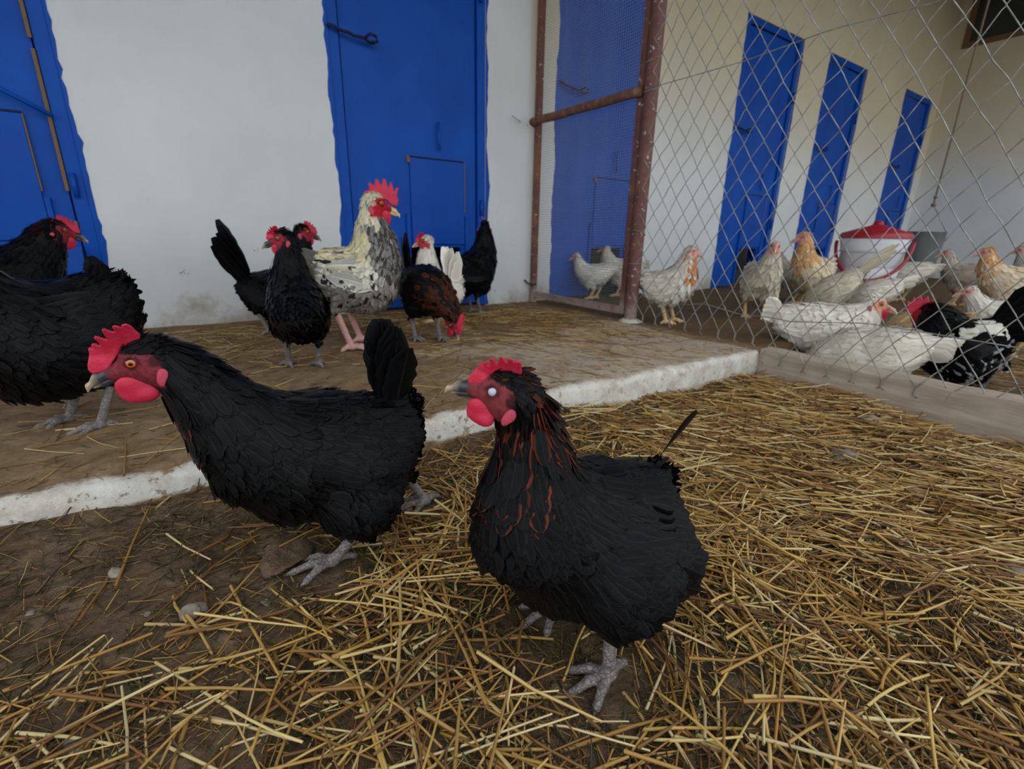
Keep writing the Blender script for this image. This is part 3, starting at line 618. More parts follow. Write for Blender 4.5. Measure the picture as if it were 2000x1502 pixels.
# ------------------------------------------------------------------ the bird
def rot_head(yaw, pitch):
    cy, sy, cp, sp = math.cos(yaw), math.sin(yaw), math.cos(pitch), math.sin(pitch)
    x = np.array([cy*cp, sy*cp, -sp]); y = np.array([-sy, cy, 0]); z = np.cross(x, y); return np.stack([x, y, z], 1)   # columns
def bird(kind, label, cat, loc, rz, spine, head, legs, colour, res=.006, nf=900, hs=1.0, comb='hen', comb_mat='comb', comb_s=1.0, wattle_s=1.0, beak='beak_dark', leg='leg_grey',
         face=lin(150, 40, 52), eye='eye', tail=None, wings=True, group=None, seed=1, wsy=.92, leg_r=.0058, sub=None, fscale=1.0, tail_col=None, wing_col=None, fluff=True, wing_drop=0.0, lobe=True, comb_dx=0.0, toe_s=1.0):
    rng = np.random.RandomState(seed); root = empty(kind, loc, rz); tag(root, label, cat, group)
    SP = np.array([s[:3] for s in spine], float); SR = np.array([s[3] for s in spine], float); hp = np.array(head[0], float); RH = rot_head(head[1], head[2])
    hw = lambda q: hp+hs*(RH@np.asarray(q, float))
    def F(P):
        d = None
        for i in range(len(SP)-1):
            q = capd(P, SP[i], SP[i+1], SR[i], SR[i+1], wsy); d = q if d is None else smin(d, q, .018)
        H = ((P-hp)@RH)/hs
        hd = elld(H, (-.015, 0, .004), (.030, .0185, .024)); hd = smin(hd, capd(H, (-.006, 0, -.008), (.026, 0, -.011), .0165, .0098, .95), .008); hd = smin(hd, elld(H, (-.016, 0, -.016), (.018, .0165, .014)), .008)
        d = smin(d, capd(P, SP[-1], hw((-.02, 0, 0)), SR[-1], .021*hs, wsy), .015); d = smin(d, hd*hs, .012)
        for lg in legs:
            d = smin(d, capd(P, lg['hip'], lg['knee'], lg.get('r0', .052), lg.get('r1', .04)), .03); d = smin(d, capd(P, lg['knee'], lg['hock'], lg.get('r1', .04), lg.get('r2', .011)), .018)
        return d
    pts = np.concatenate([SP-SR[:, None], SP+SR[:, None], [hw((.05, .03, .04)), hw((.05, -.03, -.04)), hw((-.04, 0, .04))], [np.array(l['hock'])-.03 for l in legs], [np.array(l['knee'])+.05 for l in legs], [np.array(l['knee'])-.05 for l in legs]])
    lo = pts.min(0)-.02; hi = pts.max(0)+.02
    V, Q = sdf_mesh(F, lo, hi, res)
    # nearest spine parameter for every vertex
    chain = np.concatenate([SP, [hw((-.02, 0, 0))], [hw((.03, 0, -.01))]])
    def spine_s(P):
        best = np.full(len(P), 1e9); s = np.zeros(len(P)); T = np.zeros((len(P), 3)); m = len(chain)-1
        for i in range(m):
            a, b = chain[i], chain[i+1]; ab = b-a; t = np.clip(((P-a)@ab)/(ab@ab+1e-9), 0, 1); dd = np.linalg.norm(P-a-t[:, None]*ab, axis=1)-(SR[min(i, len(SR)-1)])
            q = dd < best; best[q] = dd[q]; s[q] = (i+t[q])/m; T[q] = ab/np.linalg.norm(ab)
        return s, T
    H = ((V-hp)@RH)/hs
    bare = (H[:, 0] > -.029+.25*np.clip(H[:, 2]+.01, -1, 0)) & (H[:, 2] < .0125+.10*np.clip(H[:, 0], 0, 1)) & (H[:, 2] > -.034) & (np.abs(H[:, 1]) < .03) & (H[:, 0] < .06) | ((H[:, 0] > .014) & (H[:, 0] < .06) & (np.abs(H[:, 1]) < .03) & (H[:, 2] > -.035) & (H[:, 2] < .03))
    s, _ = spine_s(V); cb, ce = colour(V, s, rng); cb = cb*.8
    fc = jit(face, len(V), rng, .12)
    earp = bare & (np.linalg.norm((H[:, [0, 2]]-np.array([-.026, -.001]))/np.array([.009, .008]), axis=1) < 1)
    C = np.where(bare[:, None], fc, cb); C[earp] = C[earp]*.25+cb[earp]*.75
    de = np.linalg.norm((H[:, [0, 2]]-np.array([0, .001]))/np.array([.0098, .0088]), axis=1); lid = bare & (de < 1.0); C[lid] = C[lid]*.45
    nb_ = bare & (H[:, 0] > .026); C[nb_] = C[nb_]*.55+np.array([.02, .018, .02])
    pt = bare & (np.sin(H[:, 0]*900+H[:, 2]*700)*np.sin(H[:, 2]*1100-H[:, 0]*400) > .35); C[pt] *= .72
    # legs: tarsus and toes as one smooth surface each, part of the body's mesh
    VV = [V]; QQ = [Q]; CC = [C]; MI = [np.zeros(len(Q), int)]; nb = len(V)
    for lg in legs:
        hk = np.array(lg['hock'], float); ft = np.array(lg['foot'], float); fy = lg.get('yaw', 0.0); tl = lg.get('toe', .052)*toe_s
        ank = ft+np.array([0, 0, leg_r*1.25]); segs = [(hk, ank*.55+hk*.45, leg_r*1.15, leg_r*.92), (ank*.55+hk*.45, ank, leg_r*.92, leg_r*1.1)]
        tips = []
        for ang, ln in lg.get('toes', ((0, 1.0), (.62, .82), (-.62, .82), (math.pi+.25, .55))):
            dr = np.array([math.cos(fy+ang), math.sin(fy+ang), 0]); L_ = tl*ln; gz_ = lg.get('gz', 0.0)
            a = ank; b = ft+dr*L_*.45+np.array([0, 0, leg_r*.95+.004]); c = ft+dr*L_*.85+np.array([0, 0, leg_r*.62]); e = ft+dr*L_*1.08+np.array([0, 0, leg_r*.15])
            segs += [(a, b, leg_r*.95, leg_r*.72), (b, c, leg_r*.72, leg_r*.6), (c, e, leg_r*.5, leg_r*.16)]
        def G(P, segs=segs):
            d = None
            for a, b, ra, rb in segs:
                q = capd(P, a, b, ra, rb); d = q if d is None else smin(d, q, leg_r*.55)
            return d
        ap = np.array([x for sg in segs for x in (sg[0], sg[1])]); hl = max(leg_r*.30, res*.33)
        v2, q2 = sdf_mesh(G, ap.min(0)-leg_r*1.6, ap.max(0)+leg_r*1.6, hl); VV.append(v2); QQ.append(q2+nb); nb += len(v2); CC.append(np.full((len(v2), 3), .3)); MI.append(np.ones(len(q2), int))
    me = np_mesh('body', np.concatenate(VV), np.concatenate(QQ)); vcol(me, 'Col', np.concatenate(CC)); body = put('body', me, [M['body'], M[leg]], root, True)
    me.polygons.foreach_set('material_index', np.concatenate(MI).astype(np.int32))
    # plumage
    fcen = V[Q].mean(1); e1 = V[Q[:, 2]]-V[Q[:, 0]]; e2 = V[Q[:, 3]]-V[Q[:, 1]]; nn = np.cross(e1, e2); ar = np.linalg.norm(nn, axis=1); nn /= ar[:, None]+1e-12
    Hc = ((fcen-hp)@RH)/hs; fb = bare[Q].any(1)
    s, T = spine_s(fcen); wgt = ar*np.where(fb, 0, 1)*(1+2.2*np.clip((s-.5)/.4, 0, 1)+5.0*np.clip((s-.8)/.15, 0, 1)); ch = rng.choice(len(Q), nf, p=wgt/wgt.sum())
    P = fcen[ch]+rng.normal(0, res*.3, (nf, 3)); Nn = nn[ch]; s = s[ch]; T = -T[ch]
    low = np.clip((SP[2, 2]-.03-P[:, 2])/.05, 0, 1)*(s < .6)
    T = T+np.array([0, 0, -1])*(.25+.5*low)[:, None]+rng.normal(0, .13, (nf, 3))
    sc = fscale*(.5*(SR.max()/.085)+.5)
    neck = np.clip((s-.52)/.2, 0, 1); hd_ = np.clip((s-.82)/.12, 0, 1)
    hkd = np.min([np.linalg.norm(P-np.array(l['hock']), axis=1) for l in legs], axis=0); near = np.clip(1-hkd/.055, 0, 1)
    Ln = sc*(1-.55*near)*(.034*(1-neck)+.034*neck)*(1-.68*hd_)*rng.uniform(.8, 1.2, nf); Wd = sc*(1-.4*near)*(.0098*(1-neck)+.0046*neck)*(1-.6*hd_)*rng.uniform(.85, 1.15, nf)
    rump = np.clip((.16-s)/.16, 0, 1) if fluff else np.zeros(nf)
    lift = (.14+.04*rng.normal(0, 1, nf))*(1-.75*hd_)+.30*rump*rng.uniform(0, 1, nf)+.10*low*rng.uniform(0, 1, nf); Wd = Wd*(1-.6*rump)
    P = P-Nn*(.0004+.0008*rng.uniform(0, 1, nf))[:, None]
    Cb, Ce = colour(P, s, rng)
    pl = put('plumage', feather_mesh('plumage', P, Nn, T, Ln, Wd, lift, np.full(nf, .07), Cb, Ce), M['feather'], root); tag(pl, kind='stuff')
    # folded wings: flight feathers laid over the flank
    b0 = SP[1]; b1 = SP[min(4, len(SP)-1)]
    if wings:
        def side_y(x, z, yc, sg):
            ya = np.zeros_like(x)+yc; yb = ya+sg*.25
            for _ in range(16):
                ym = .5*(ya+yb); inn = F(np.stack([x, ym, z], -1)) < 0; ya = np.where(inn, ym, ya); yb = np.where(inn, yb, ym)
            return ya
        i_sh = int(np.argmax(SR)); cen = SP[i_sh]; R_ = SR[i_sh]; ax = SP[i_sh]-SP[0]; ax /= np.linalg.norm(ax); up = np.array([-ax[2], 0, ax[0]])
        shp = cen+ax*R_*.55+up*R_*.30
        for sg in (1, -1):
            mV = []; 
            parts = []
            wroot = None
            nfl = 8
            for k_ in range(nfl):
                q = k_/(nfl-1)
                st = shp-ax*R_*(.5+.55*q)+up*R_*(-.50+.75*q); en = SP[0]-ax*R_*.10+up*(SR[0]*(-.50+.90*q)-.012-wing_drop*(1-q))-ax*R_*(.10*math.sin(q*3))
                t = np.linspace(0, 1, 8); x = st[0]+(en[0]-st[0])*t; z = st[2]+(en[2]-st[2])*t-.010*np.sin(t*3.14)
                yc = np.interp(t, [0, 1], [cen[1], SP[0][1]]); y = side_y(x, z, yc, sg)+sg*(-.003+.0006*(nfl-k_)+.0055*t)
                lim = R_*wsy*.80; y = np.where(np.abs(y-yc) < .03, yc+sg*np.maximum(np.abs(y-yc), .012+.02*(1-t)), y)
                wc = (wing_col or BLACK); wc = wc[k_ % len(wc)] if isinstance(wc, list) else wc; wc = np.clip(np.array(wc)*(1+rng.normal(0, .12)), 0, 1)
                ml = long_feather('wing_feather', np.stack([x, y, z], 1), up, R_*.165, wc, np.clip(wc*1.35+.002, 0, 1), taper=(.15, .7, 1, .95, .75, .12))
                if wroot is None: wroot = put('wing', ml, M['feather'], root)
                else: put('flight_feather', ml, M['feather'], wroot)
    # tail
    if tail:
        tr = np.array(tail['root'], float); n = tail.get('n', 8); ln = tail['len']; pit = tail['pitch']; fan = tail.get('fan', .5); wd = tail.get('w', .018); cv = tail.get('curve', .0); spread = tail.get('spread', .02); tc = tail_col or BLACK
        for k_ in range(n):
            sg = -1 if k_ % 2 else 1; q = (k_//2)/max(1, (n-1)//2)
            a = pit-fan*q+rng.normal(0, .03); L_ = ln*(1-.22*q)*(1+rng.normal(0, .04)); dr = np.array([-math.cos(a), 0, math.sin(a)]); t = np.linspace(0, 1, 8)
            yaw_t = tail.get('yaw', 0.0)
            dirs = np.stack([-np.cos(a-cv*t), sg*(.05+.10*q)*np.ones(8)+yaw_t, np.sin(a-cv*t)], 1); pth = tr+np.array([0, sg*spread*(.3+.7*q), -.012*q])+np.concatenate([[np.zeros(3)], np.cumsum(dirs[:-1]*L_/7, 0)])
            c_ = np.clip(np.array(tc)*(1+rng.normal(0, .15)), 0, 1)
            put('tail_feather', long_feather('tail_feather', pth, (-dr[2]*-1*0+math.sin(a), .35*sg, math.cos(a)), wd*rng.uniform(.9, 1.1), c_, np.clip(c_*1.3+.001, 0, 1), taper=tail.get('taper', (.35, .75, .95, 1.0, .92, .3)), ragged=.07, rng=rng), M['feather'], root)
    # comb, wattles, lobes, beak, eyes
    MH = Matrix(((*(RH[0]*hs), hp[0]), (*(RH[1]*hs), hp[1]), (*(RH[2]*hs), hp[2]), (0, 0, 0, 1)))
    def hpart(name, me, m, off=(0, 0, 0), sc_=(1, 1, 1), rx=0.0):
        o = bpy.data.objects.new(name, me); COL.objects.link(o); o.parent = root
        if not me.materials: me.materials.append(None)
        o.material_slots[0].link = 'OBJECT'; o.material_slots[0].material = m
        o.matrix_local = MH @ Matrix.Translation(off) @ Matrix.Rotation(rx, 4, 'X') @ Matrix.Diagonal((*sc_, 1)); return o
    if comb_s > 0:
        cs = comb_s; cme = ME_COCK if comb == 'cock' else ME_COMB
        hpart('comb', cme, M[comb_mat], (.012*(1-cs)-comb_dx, 0, .010*(1-cs)+.001), (cs, 1 if cs > .6 else .7, cs))
    if wattle_s > 0:
        for sg in (1, -1): hpart('wattle', ME_WAT, M[comb_mat], (.004*(1-wattle_s)+.002, sg*.0105, -.020*(1-wattle_s)-.003), (wattle_s*1.08, 1, wattle_s*1.08), -sg*.10)
    if lobe:
        for sg in (1, -1):
            yy = np.linspace(.010, .045, 36); out_ = F(np.array([hw((-.027, sg*y_, -.020)) for y_ in yy])) > 0; y0_ = float(yy[int(np.argmax(out_))]) if out_.any() else .02
            hpart('earlobe', ME_EAR, M['lobe'], (0, sg*(y0_+.0015), 0), (1, 1, 1))
    hpart('upper_beak', ME_BU, M[beak]); hpart('lower_beak', ME_BL, M[beak])
    for sg in (1, -1): hpart('eye', ME_EYE, M[eye], (0, sg*.0170, .001), (1.15, sg, 1.15))
    return root

# ------------------------------------------------------------------ placing birds
def facing(px, phi):
    """world yaw of a bird at column px; phi: 0 = towards image right, 90 = away from the camera"""
    d = ray(px, 470); f = np.array([d[0], d[1]]); f /= np.linalg.norm(f); r = np.array([f[1], -f[0]]); p = math.radians(phi); v = math.cos(p)*r+math.sin(p)*f
    return math.atan2(v[1], v[0])
class Sag:
    """the bird's own vertical mid-plane: turns outline pixels into local coordinates"""
    def __init__(s, origin, yaw): s.o = np.array(origin, float); s.yaw = yaw; s.f = np.array([math.cos(yaw), math.sin(yaw), 0]); s.l = np.array([-math.sin(yaw), math.cos(yaw), 0])
    def pt(s, px, py, lat=0.0):
        d = ray(px, py); o = s.o+s.l*lat; t = ((o-CAM)@s.l)/(d@s.l); P = CAM+d*t; q = P-s.o; return np.array([q@s.f, lat, q[2]]), depth(P)/FPX
    def sp(s, px, py, rp, lat=0.0, k=1.0):
        p, m = s.pt(px, py, lat); ct = 1.0; return (p[0], p[1], p[2], rp*m*k)
    def loc(s, P): q = np.asarray(P, float)-s.o; return np.array([q@s.f, q@s.l, q[2]])
# ------------------------------------------------------------------ the two hens in front
def gpt(px, py):
    P = on_z(px, py, -.07)
    for _ in range(4): P = on_z(px, py, float(ground_z(P[0], P[1])))
    return P
FOOT_UP = .006
def front_hen1():
    A = gpt(652, 1112); Bp = gpt(832, 992); A[2] += FOOT_UP; Bp[2] += FOOT_UP; O = .5*(A+Bp); yaw = facing(600, 186); S = Sag(O, yaw)
    a = S.loc(A); b = S.loc(Bp)
    sp = [S.sp(762, 812, 40), S.sp(716, 862, 92), S.sp(650, 885, 117), S.sp(570, 885, 118), S.sp(508, 866, 97), S.sp(450, 818, 74), S.sp(396, 764, 54), S.sp(352, 724, 40), S.sp(322, 710, 34)]
    hd, m = S.pt(262, 705); 
    legs = []
    for ft, hkpx, kn, lat, yw in ((a, (708, 1030), (695, 968), .05, -.1), (b, (788, 925), (740, 900), -.05, .15)):
        hk, mm = S.pt(*hkpx, lat=ft[1]*.8+lat*.2); kp, _ = S.pt(*kn, lat=lat)
        hip = np.array([sp[2][0]-.02, lat*.7, sp[2][2]-.02])
        legs.append(dict(hip=hip, knee=kp, hock=hk, foot=ft, yaw=yw, r0=.058, r1=.044, r2=.013, toe=.058))
    def fr(P, s): return np.clip((s-.40)/.15, 0, 1)*np.clip((sp[4][2]+.02-P[:, 2]+.9*(P[:, 0]-sp[4][0]))/.06, 0, 1)
    c = col_copper(amount=.45, rust=lin(92, 34, 22)); c.front = fr
    tr, _ = S.pt(762, 800)
    return bird('hen', 'black hen with red comb walking left in front of the step, upright tail', 'chicken', tuple(O), yaw, sp, (hd, 0.0, .08), legs, c, res=.0034, nf=9500, hs=.85, seed=3,
         tail=dict(root=tr, len=.132, pitch=1.62, fan=.22, n=12, w=.024, curve=.05, spread=.014), wsy=.86, leg_r=.0070, face=lin(122, 42, 50))
def front_hen2():
    A = gpt(1187, 1335); Bp = gpt(1085, 1200); A[2] += FOOT_UP; Bp[2] += FOOT_UP; O = .5*(A+Bp); yaw = facing(1120, 216); S = Sag(O, yaw); a = S.loc(A); b = S.loc(Bp)
    sp = [S.sp(1248, 962, 50), S.sp(1208, 1005, 97), S.sp(1165, 1028, 128), S.sp(1100, 1034, 134), S.sp(1048, 1000, 114), S.sp(1036, 930, 78), S.sp(1036, 860, 55), S.sp(1022, 806, 42), S.sp(1006, 786, 36)]
    hd, m = S.pt(966, 757)
    legs = []
    for ft, hkpx, kn, lat, yw in ((a, (1193, 1215), (1200, 1130), .05, -.05), (b, (1120, 1150), (1120, 1110), -.05, .1)):
        hk, mm = S.pt(*hkpx, lat=ft[1]); kp, _ = S.pt(*kn, lat=lat)
        hip = np.array([sp[2][0]-.02, lat*.7, sp[2][2]-.02])
        legs.append(dict(hip=hip, knee=kp, hock=hk, foot=ft, yaw=yw, r0=.055, r1=.042, r2=.012, toe=.056))
    def fr(P, s): return np.clip((s-.42)/.12, 0, 1)*np.clip((P[:, 0]-sp[5][0]+.06)/.05, 0, 1)*np.where(s > .84, .25, 1)
    c = col_copper(amount=.8, rust=lin(90, 38, 22)); c.front = fr
    tr, _ = S.pt(1262, 925)
    return bird('hen', 'black hen with coppery breast and clouded eye standing in the straw', 'chicken', tuple(O), yaw, sp, (hd, -.62, -.34), legs, c, res=.0034, nf=9500, hs=.69, face=lin(126, 50, 54), seed=5,
         tail=dict(root=tr, len=.084, pitch=.85, fan=.0, n=1, w=.0105, curve=.1, taper=(.10, .12, .2, .75, 1.0, .55), spread=.0), wsy=.9, leg_r=.0070, eye='eye_cloud', comb_s=.92, wattle_s=.85, comb_dx=.010)
front_hen1(); front_hen2()
# ------------------------------------------------------------------ the rest of the flock
FL = dict(front='front pen flock', far='pale flock behind the chain link')
def auto_legs(sp, k, stride=.02, lat=.042, hock_z=.088, fat=1.0):
    i = int(np.argmax([s[3] for s in sp])); hx = 0.0; out = []
    for sg in (1, -1):
        f = np.array([stride*sg, lat*sg*k, 0.0]); hk = np.array([f[0]-.030*k, lat*sg*k, hock_z*k]); kn = np.array([f[0]+.012*k, lat*sg*k, (hock_z+.05)*k])
        hip = np.array([.6*f[0]+.4*sp[i][0], lat*.8*sg*k, max(sp[i][2]-.25*sp[i][3], (hock_z+.06)*k)])
        out.append(dict(hip=hip, knee=kn, hock=hk, foot=f, yaw=0.0, r0=.046*k*fat, r1=.034*k*fat, r2=.010*k, toe=.05*k))
    return out
def traced(label, basepx, z, phi, spx, headpx, pitch=.1, hyaw=0.0, hs=1.0, k=1.0, tail=None, kind='hen', hock_z=.088, stride=.02, fat=1.0, **kw):
    O = on_z(basepx[0], basepx[1], z); yaw = facing(basepx[0], phi); S = Sag(O, yaw); sp = [S.sp(*q) for q in spx]; hd, _ = S.pt(*headpx)
    if tail and 'rootpx' in tail: tail = dict(tail); tail['root'], _ = S.pt(*tail.pop('rootpx'))
    return bird(kind, label, 'chicken', tuple(O), yaw, sp, (hd, hyaw, pitch), auto_legs(sp, k, stride, hock_z=hock_z, fat=fat), hs=hs, tail=tail, **kw)
UP = [(-.135, 0, .245, .032), (-.095, 0, .225, .064), (-.04, 0, .205, .085), (.02, 0, .205, .088), (.065, 0, .228, .074), (.10, 0, .268, .055), (.118, 0, .312, .040), (.128, 0, .347, .030)]
PK = [(-.145, 0, .255, .032), (-.10, 0, .232, .062), (-.04, 0, .205, .084), (.02, 0, .19, .086), (.07, 0, .175, .070), (.115, 0, .145, .050), (.15, 0, .11, .036), (.17, 0, .08, .028)]
def posed(label, basepx, z, phi, k=1.0, style='up', hyaw=0.0, pitch=None, hs=None, tail=None, kind='hen', dxy=(0, 0), lean=0.0, **kw):
    O = on_z(basepx[0], basepx[1], z)+np.array([dxy[0], dxy[1], 0]); yaw = facing(basepx[0], phi); T = UP if style == 'up' else PK
    sp = [(a*k, b*k, c*k, r*k) for a, b, c, r in T]
    if lean:
        c0, s0 = math.cos(lean), math.sin(lean); sp = [(x*c0-(zz-.15*k)*s0, y, .15*k+x*s0+(zz-.15*k)*c0, r) for x, y, zz, r in sp]
    if style == 'up': hd = np.array(sp[-1][:3])+np.array([.024*math.cos(hyaw), .024*math.sin(hyaw), .024])*k; p = .1 if pitch is None else pitch
    else: hd = np.array(sp[-1][:3])+np.array([.012, 0, -.03])*k; p = 1.0 if pitch is None else pitch
    t = dict(root=(sp[0][0]+.015*k, 0, sp[0][2]), len=.11*k, pitch=1.1, fan=.45, n=6, w=.02*k, spread=.012)
    if tail: t.update(tail)
    return bird(kind, label, 'chicken', tuple(O), yaw, sp, (hd, hyaw, p), auto_legs(sp, k), hs=hs or k*.95, tail=t, **kw)
mid = dict(res=.0062, nf=2600, leg_r=.0078, fscale=.8)
blk = lambda seed: dict(colour=col_black, seed=seed)
# left edge
cA = col_copper(amount=.5, rust=lin(80, 26, 18)); cA.front = lambda P, s: np.clip((s-.55)/.15, 0, 1)
traced('black hen with pink wattles looking right beside the left blue door', (20, 700), 0, 8, [(-95, 560, 26), (-60, 560, 48), (-15, 560, 62), (30, 548, 58), (62, 520, 46), (80, 490, 34), (92, 466, 26), (100, 455, 22)], (122, 450), .12, hs=1.05, colour=cA, seed=21, face=lin(140, 44, 48), comb_s=.8, group=FL['front'],
       tail=dict(rootpx=(-90, 550), len=.12, pitch=1.0, n=5, w=.02), **mid)
traced('black hen at the left edge with its head out of the picture', (168, 832), 0, 184, [(208, 572, 34), (178, 615, 74), (130, 658, 104), (62, 665, 112), (-10, 640, 98), (-62, 590, 70), (-92, 530, 48), (-108, 490, 38)], (-150, 472), .1, hs=1.0, colour=cA, seed=22, k=1.05, group=FL['front'],
       tail=dict(rootpx=(205, 565), len=.062, pitch=1.75, n=6, w=.016, fan=.3), stride=-.02, **{**mid, 'nf': 3600})
# by the middle door
traced('black hen with raised tail standing against the white wall, looking right', (535, 648), 0, 6, [(492, 562, 20), (510, 570, 36), (535, 575, 46), (562, 563, 42), (578, 530, 30), (584, 498, 22), (588, 476, 17), (590, 464, 14)], (599, 453), .12, hs=.98, colour=col_black, seed=23, group=FL['front'], comb_s=.8,
       tail=dict(rootpx=(496, 565), len=.25, pitch=1.25, n=8, w=.026, fan=.22), **mid)
posed('black hen seen from behind with its head turned left, near the rooster', (594, 716), 0, 100, .88, hyaw=1.3, colour=col_black, seed=24, group=FL['front'], lean=.42, tail=dict(len=.045, n=4, pitch=.3), hs=.85, comb_s=.7, **mid)
CREAM = lin(206, 196, 168); 
def col_rooster(P, s, rng):
    n = len(P); u = rng.uniform(0, 1, n); b = jit(lin(150, 146, 138), n, rng, .3); e = jit(lin(96, 92, 88), n, rng, .3)
    def st(q, c1, c2, a=.1): b[q] = jit(c1, int(q.sum()), rng, a); e[q] = jit(c2, int(q.sum()), rng, a)
    st((s < .55) & (P[:, 2] < .22), lin(128, 122, 114), lin(158, 152, 142), .2)
    st((s < .58) & (P[:, 2] > .22) & (P[:, 0] < .06) & (u < .85), lin(206, 200, 182), lin(190, 184, 166), .1)
    st((s < .58) & (P[:, 2] > .29) & (P[:, 0] < .06) & (u < .8), lin(206, 194, 154), lin(196, 182, 142), .08)
    st((s < .58) & (P[:, 2] < .29) & (u > .86), lin(40, 38, 38), lin(60, 58, 56), .3)
    fr = (s > .40) & (s < .74) & (P[:, 0] > .055); st(fr, lin(122, 118, 112), lin(76, 72, 68), .3); st(fr & (u < .3), lin(56, 54, 52), lin(140, 134, 122), .2)
    st((s > .56) & (P[:, 0] < .075+.2*(s-.6)) & (u < .9), lin(212, 202, 172), lin(198, 188, 158), .08); st((s > .80), lin(212, 202, 172), lin(204, 194, 164), .08)
    return b, e
traced('tall cream and grey rooster with big red comb before the blue door', (697, 676), 0, 14, [(640, 520, 24), (655, 530, 42), (685, 545, 60), (715, 545, 62), (732, 510, 50), (732, 470, 38), (726, 438, 26), (724, 414, 17)], (741, 398), .05, hs=1.25, k=1.35, kind='rooster', comb='cock', comb_s=1.0, wattle_s=1.15, colour=col_rooster, seed=25, group=FL['front'], beak='beak_yellow', leg='leg_pink', face=lin(176, 24, 42), hock_z=.10,
       tail=dict(rootpx=(642, 515), len=.10, pitch=.35, n=6, w=.026, fan=.5), tail_col=lin(120, 116, 106), wing_col=[lin(192, 188, 176), lin(180, 176, 164), lin(172, 168, 158), lin(194, 188, 170), lin(200, 190, 158)], res=.0062, nf=4600, fscale=.7, leg_r=.0100, stride=.03)
def col_brown(P, s, rng):
    b, e = col_black(P, s, rng); n = len(P); q = (rng.uniform(0, 1, n) < .75*np.clip((s-.40)/.12, 0, 1)*(P[:, 2] < .24)); b[q] = jit(lin(58, 30, 18), int(q.sum()), rng, .3); e[q] = jit(lin(86, 46, 26), int(q.sum()), rng, .3); return b, e
posed('dark brown hen bending down to peck in front of the white hen', (836, 664), 0, -60, .95, 'peck', lean=.22, colour=col_brown, seed=26, group=FL['front'], pitch=.75, tail=dict(len=.16, pitch=1.5, fan=.25, n=6), **mid)
WHITE = lin(226, 218, 202)
traced('white hen with red face standing in the pop hole of the middle door', (858, 628), 0, 172, [(888, 555, 15), (876, 570, 27), (856, 575, 36), (842, 560, 33), (836, 530, 23), (834, 508, 17), (834, 490, 13)], (827, 471), .05, hs=.9, colour=col_solid(WHITE), seed=27, group=FL['front'], beak='beak_pale', leg='leg_yellow', face=lin(186, 60, 66), comb_s=.75, wattle_s=.7,
       tail=dict(rootpx=(884, 565), len=.19, pitch=1.75, n=7, w=.022, fan=.45), tail_col=WHITE, wing_col=WHITE, **mid)
posed('black hen facing away beside the right edge of the middle door', (930, 612), 0, 52, 1.05, colour=col_black, seed=28, group=FL['front'], lean=.28, tail=dict(len=.07, n=5, pitch=.9), hyaw=.5, **mid)
# behind the gate and the chain link
far = dict(res=.0095, nf=700, leg_r=.0085, leg='leg_yellow', beak='beak_pale', face=lin(214, 150, 138), comb_mat='comb_pale', lobe=False)
PALE = lin(206, 198, 182); GREYW = lin(188, 182, 170); ORANGE = lin(196, 122, 62)
def pal(c, e=None): return dict(colour=col_solid(c, e), tail_col=c, wing_col=c)
posed('white pullet facing left just behind the mesh gate', (1158, 584), 0, 182, .74, seed=31, group=FL['far'], comb_s=.4, wattle_s=0, lean=-.12, tail=dict(pitch=.35, fan=.3), **pal(lin(222, 216, 202)), **far)
posed('white pullet with raised head behind the other one at the gate', (1184, 580), 0, 178, .84, dxy=(.12, .0), seed=32, group=FL['far'], comb_s=.4, wattle_s=0, tail=dict(pitch=.4, fan=.3), **pal(lin(216, 208, 192)), **far)
def col_orangebreast(P, s, rng):
    b, e = col_solid(PALE)(P, s, rng); n = len(P); q = (s > .42) & (s < .86) & (rng.uniform(0, 1, n) < np.clip((P[:, 0]-.02)/.05, 0, 1)*.85); b[q] = jit(ORANGE, int(q.sum()), rng, .15); e[q] = jit(lin(212, 160, 110), int(q.sum()), rng, .1); return b, e
traced('pale pullet with orange breast standing next to the brown post', (1308, 631), 0, 4, [(1264, 547, 12), (1278, 556, 23), (1298, 562, 33), (1320, 557, 33), (1334, 537, 25), (1342, 514, 16), (1346, 500, 12.5)], (1354, 491), .12, hs=.82, k=.9, colour=col_orangebreast, seed=33, group=FL['far'], tail_col=GREYW, wing_col=lin(196, 188, 174), comb_s=.4, wattle_s=.3, hock_z=.10,
       tail=dict(rootpx=(1266, 548), len=.10, pitch=.3, n=5, w=.02), **far)
posed('cream pullet facing the camera in front of the first far blue door', (1472, 622), 0, -75, .95, seed=34, group=FL['far'], comb_s=.4, wattle_s=.4, hyaw=-.2, tail=dict(pitch=.4), **pal(lin(206, 194, 170)), **far)
def col_ginger(P, s, rng):
    b, e = col_solid(lin(216, 196, 164))(P, s, rng); n = len(P); q = (rng.uniform(0, 1, n) < .8*np.clip((s-.45)/.15, 0, 1)); b[q] = jit(lin(206, 146, 86), int(q.sum()), rng, .12); e[q] = jit(lin(220, 178, 128), int(q.sum()), rng, .1); return b, e
posed('ginger necked pullet looking left among the pale flock', (1568, 608), 0, -118, 1.04, seed=35, group=FL['far'], colour=col_ginger, tail_col=PALE, wing_col=PALE, hyaw=-.85, comb_s=.4, wattle_s=.3, lean=.1, tail=dict(pitch=.4), **far)
posed('grey brown pullet peeping from behind the ginger necked one', (1548, 596), 0, 185, .84, seed=36, group=FL['far'], comb_s=.3, wattle_s=0, lean=-.1, tail=dict(pitch=.3), **pal(lin(170, 158, 142)), **far)
posed('light grey pullet bending down behind the ginger necked one', (1622, 592), 0, 15, .95, 'peck', seed=37, group=FL['far'], comb_s=.4, wattle_s=0, tail=dict(pitch=.5), **pal(lin(184, 178, 168)), **far)
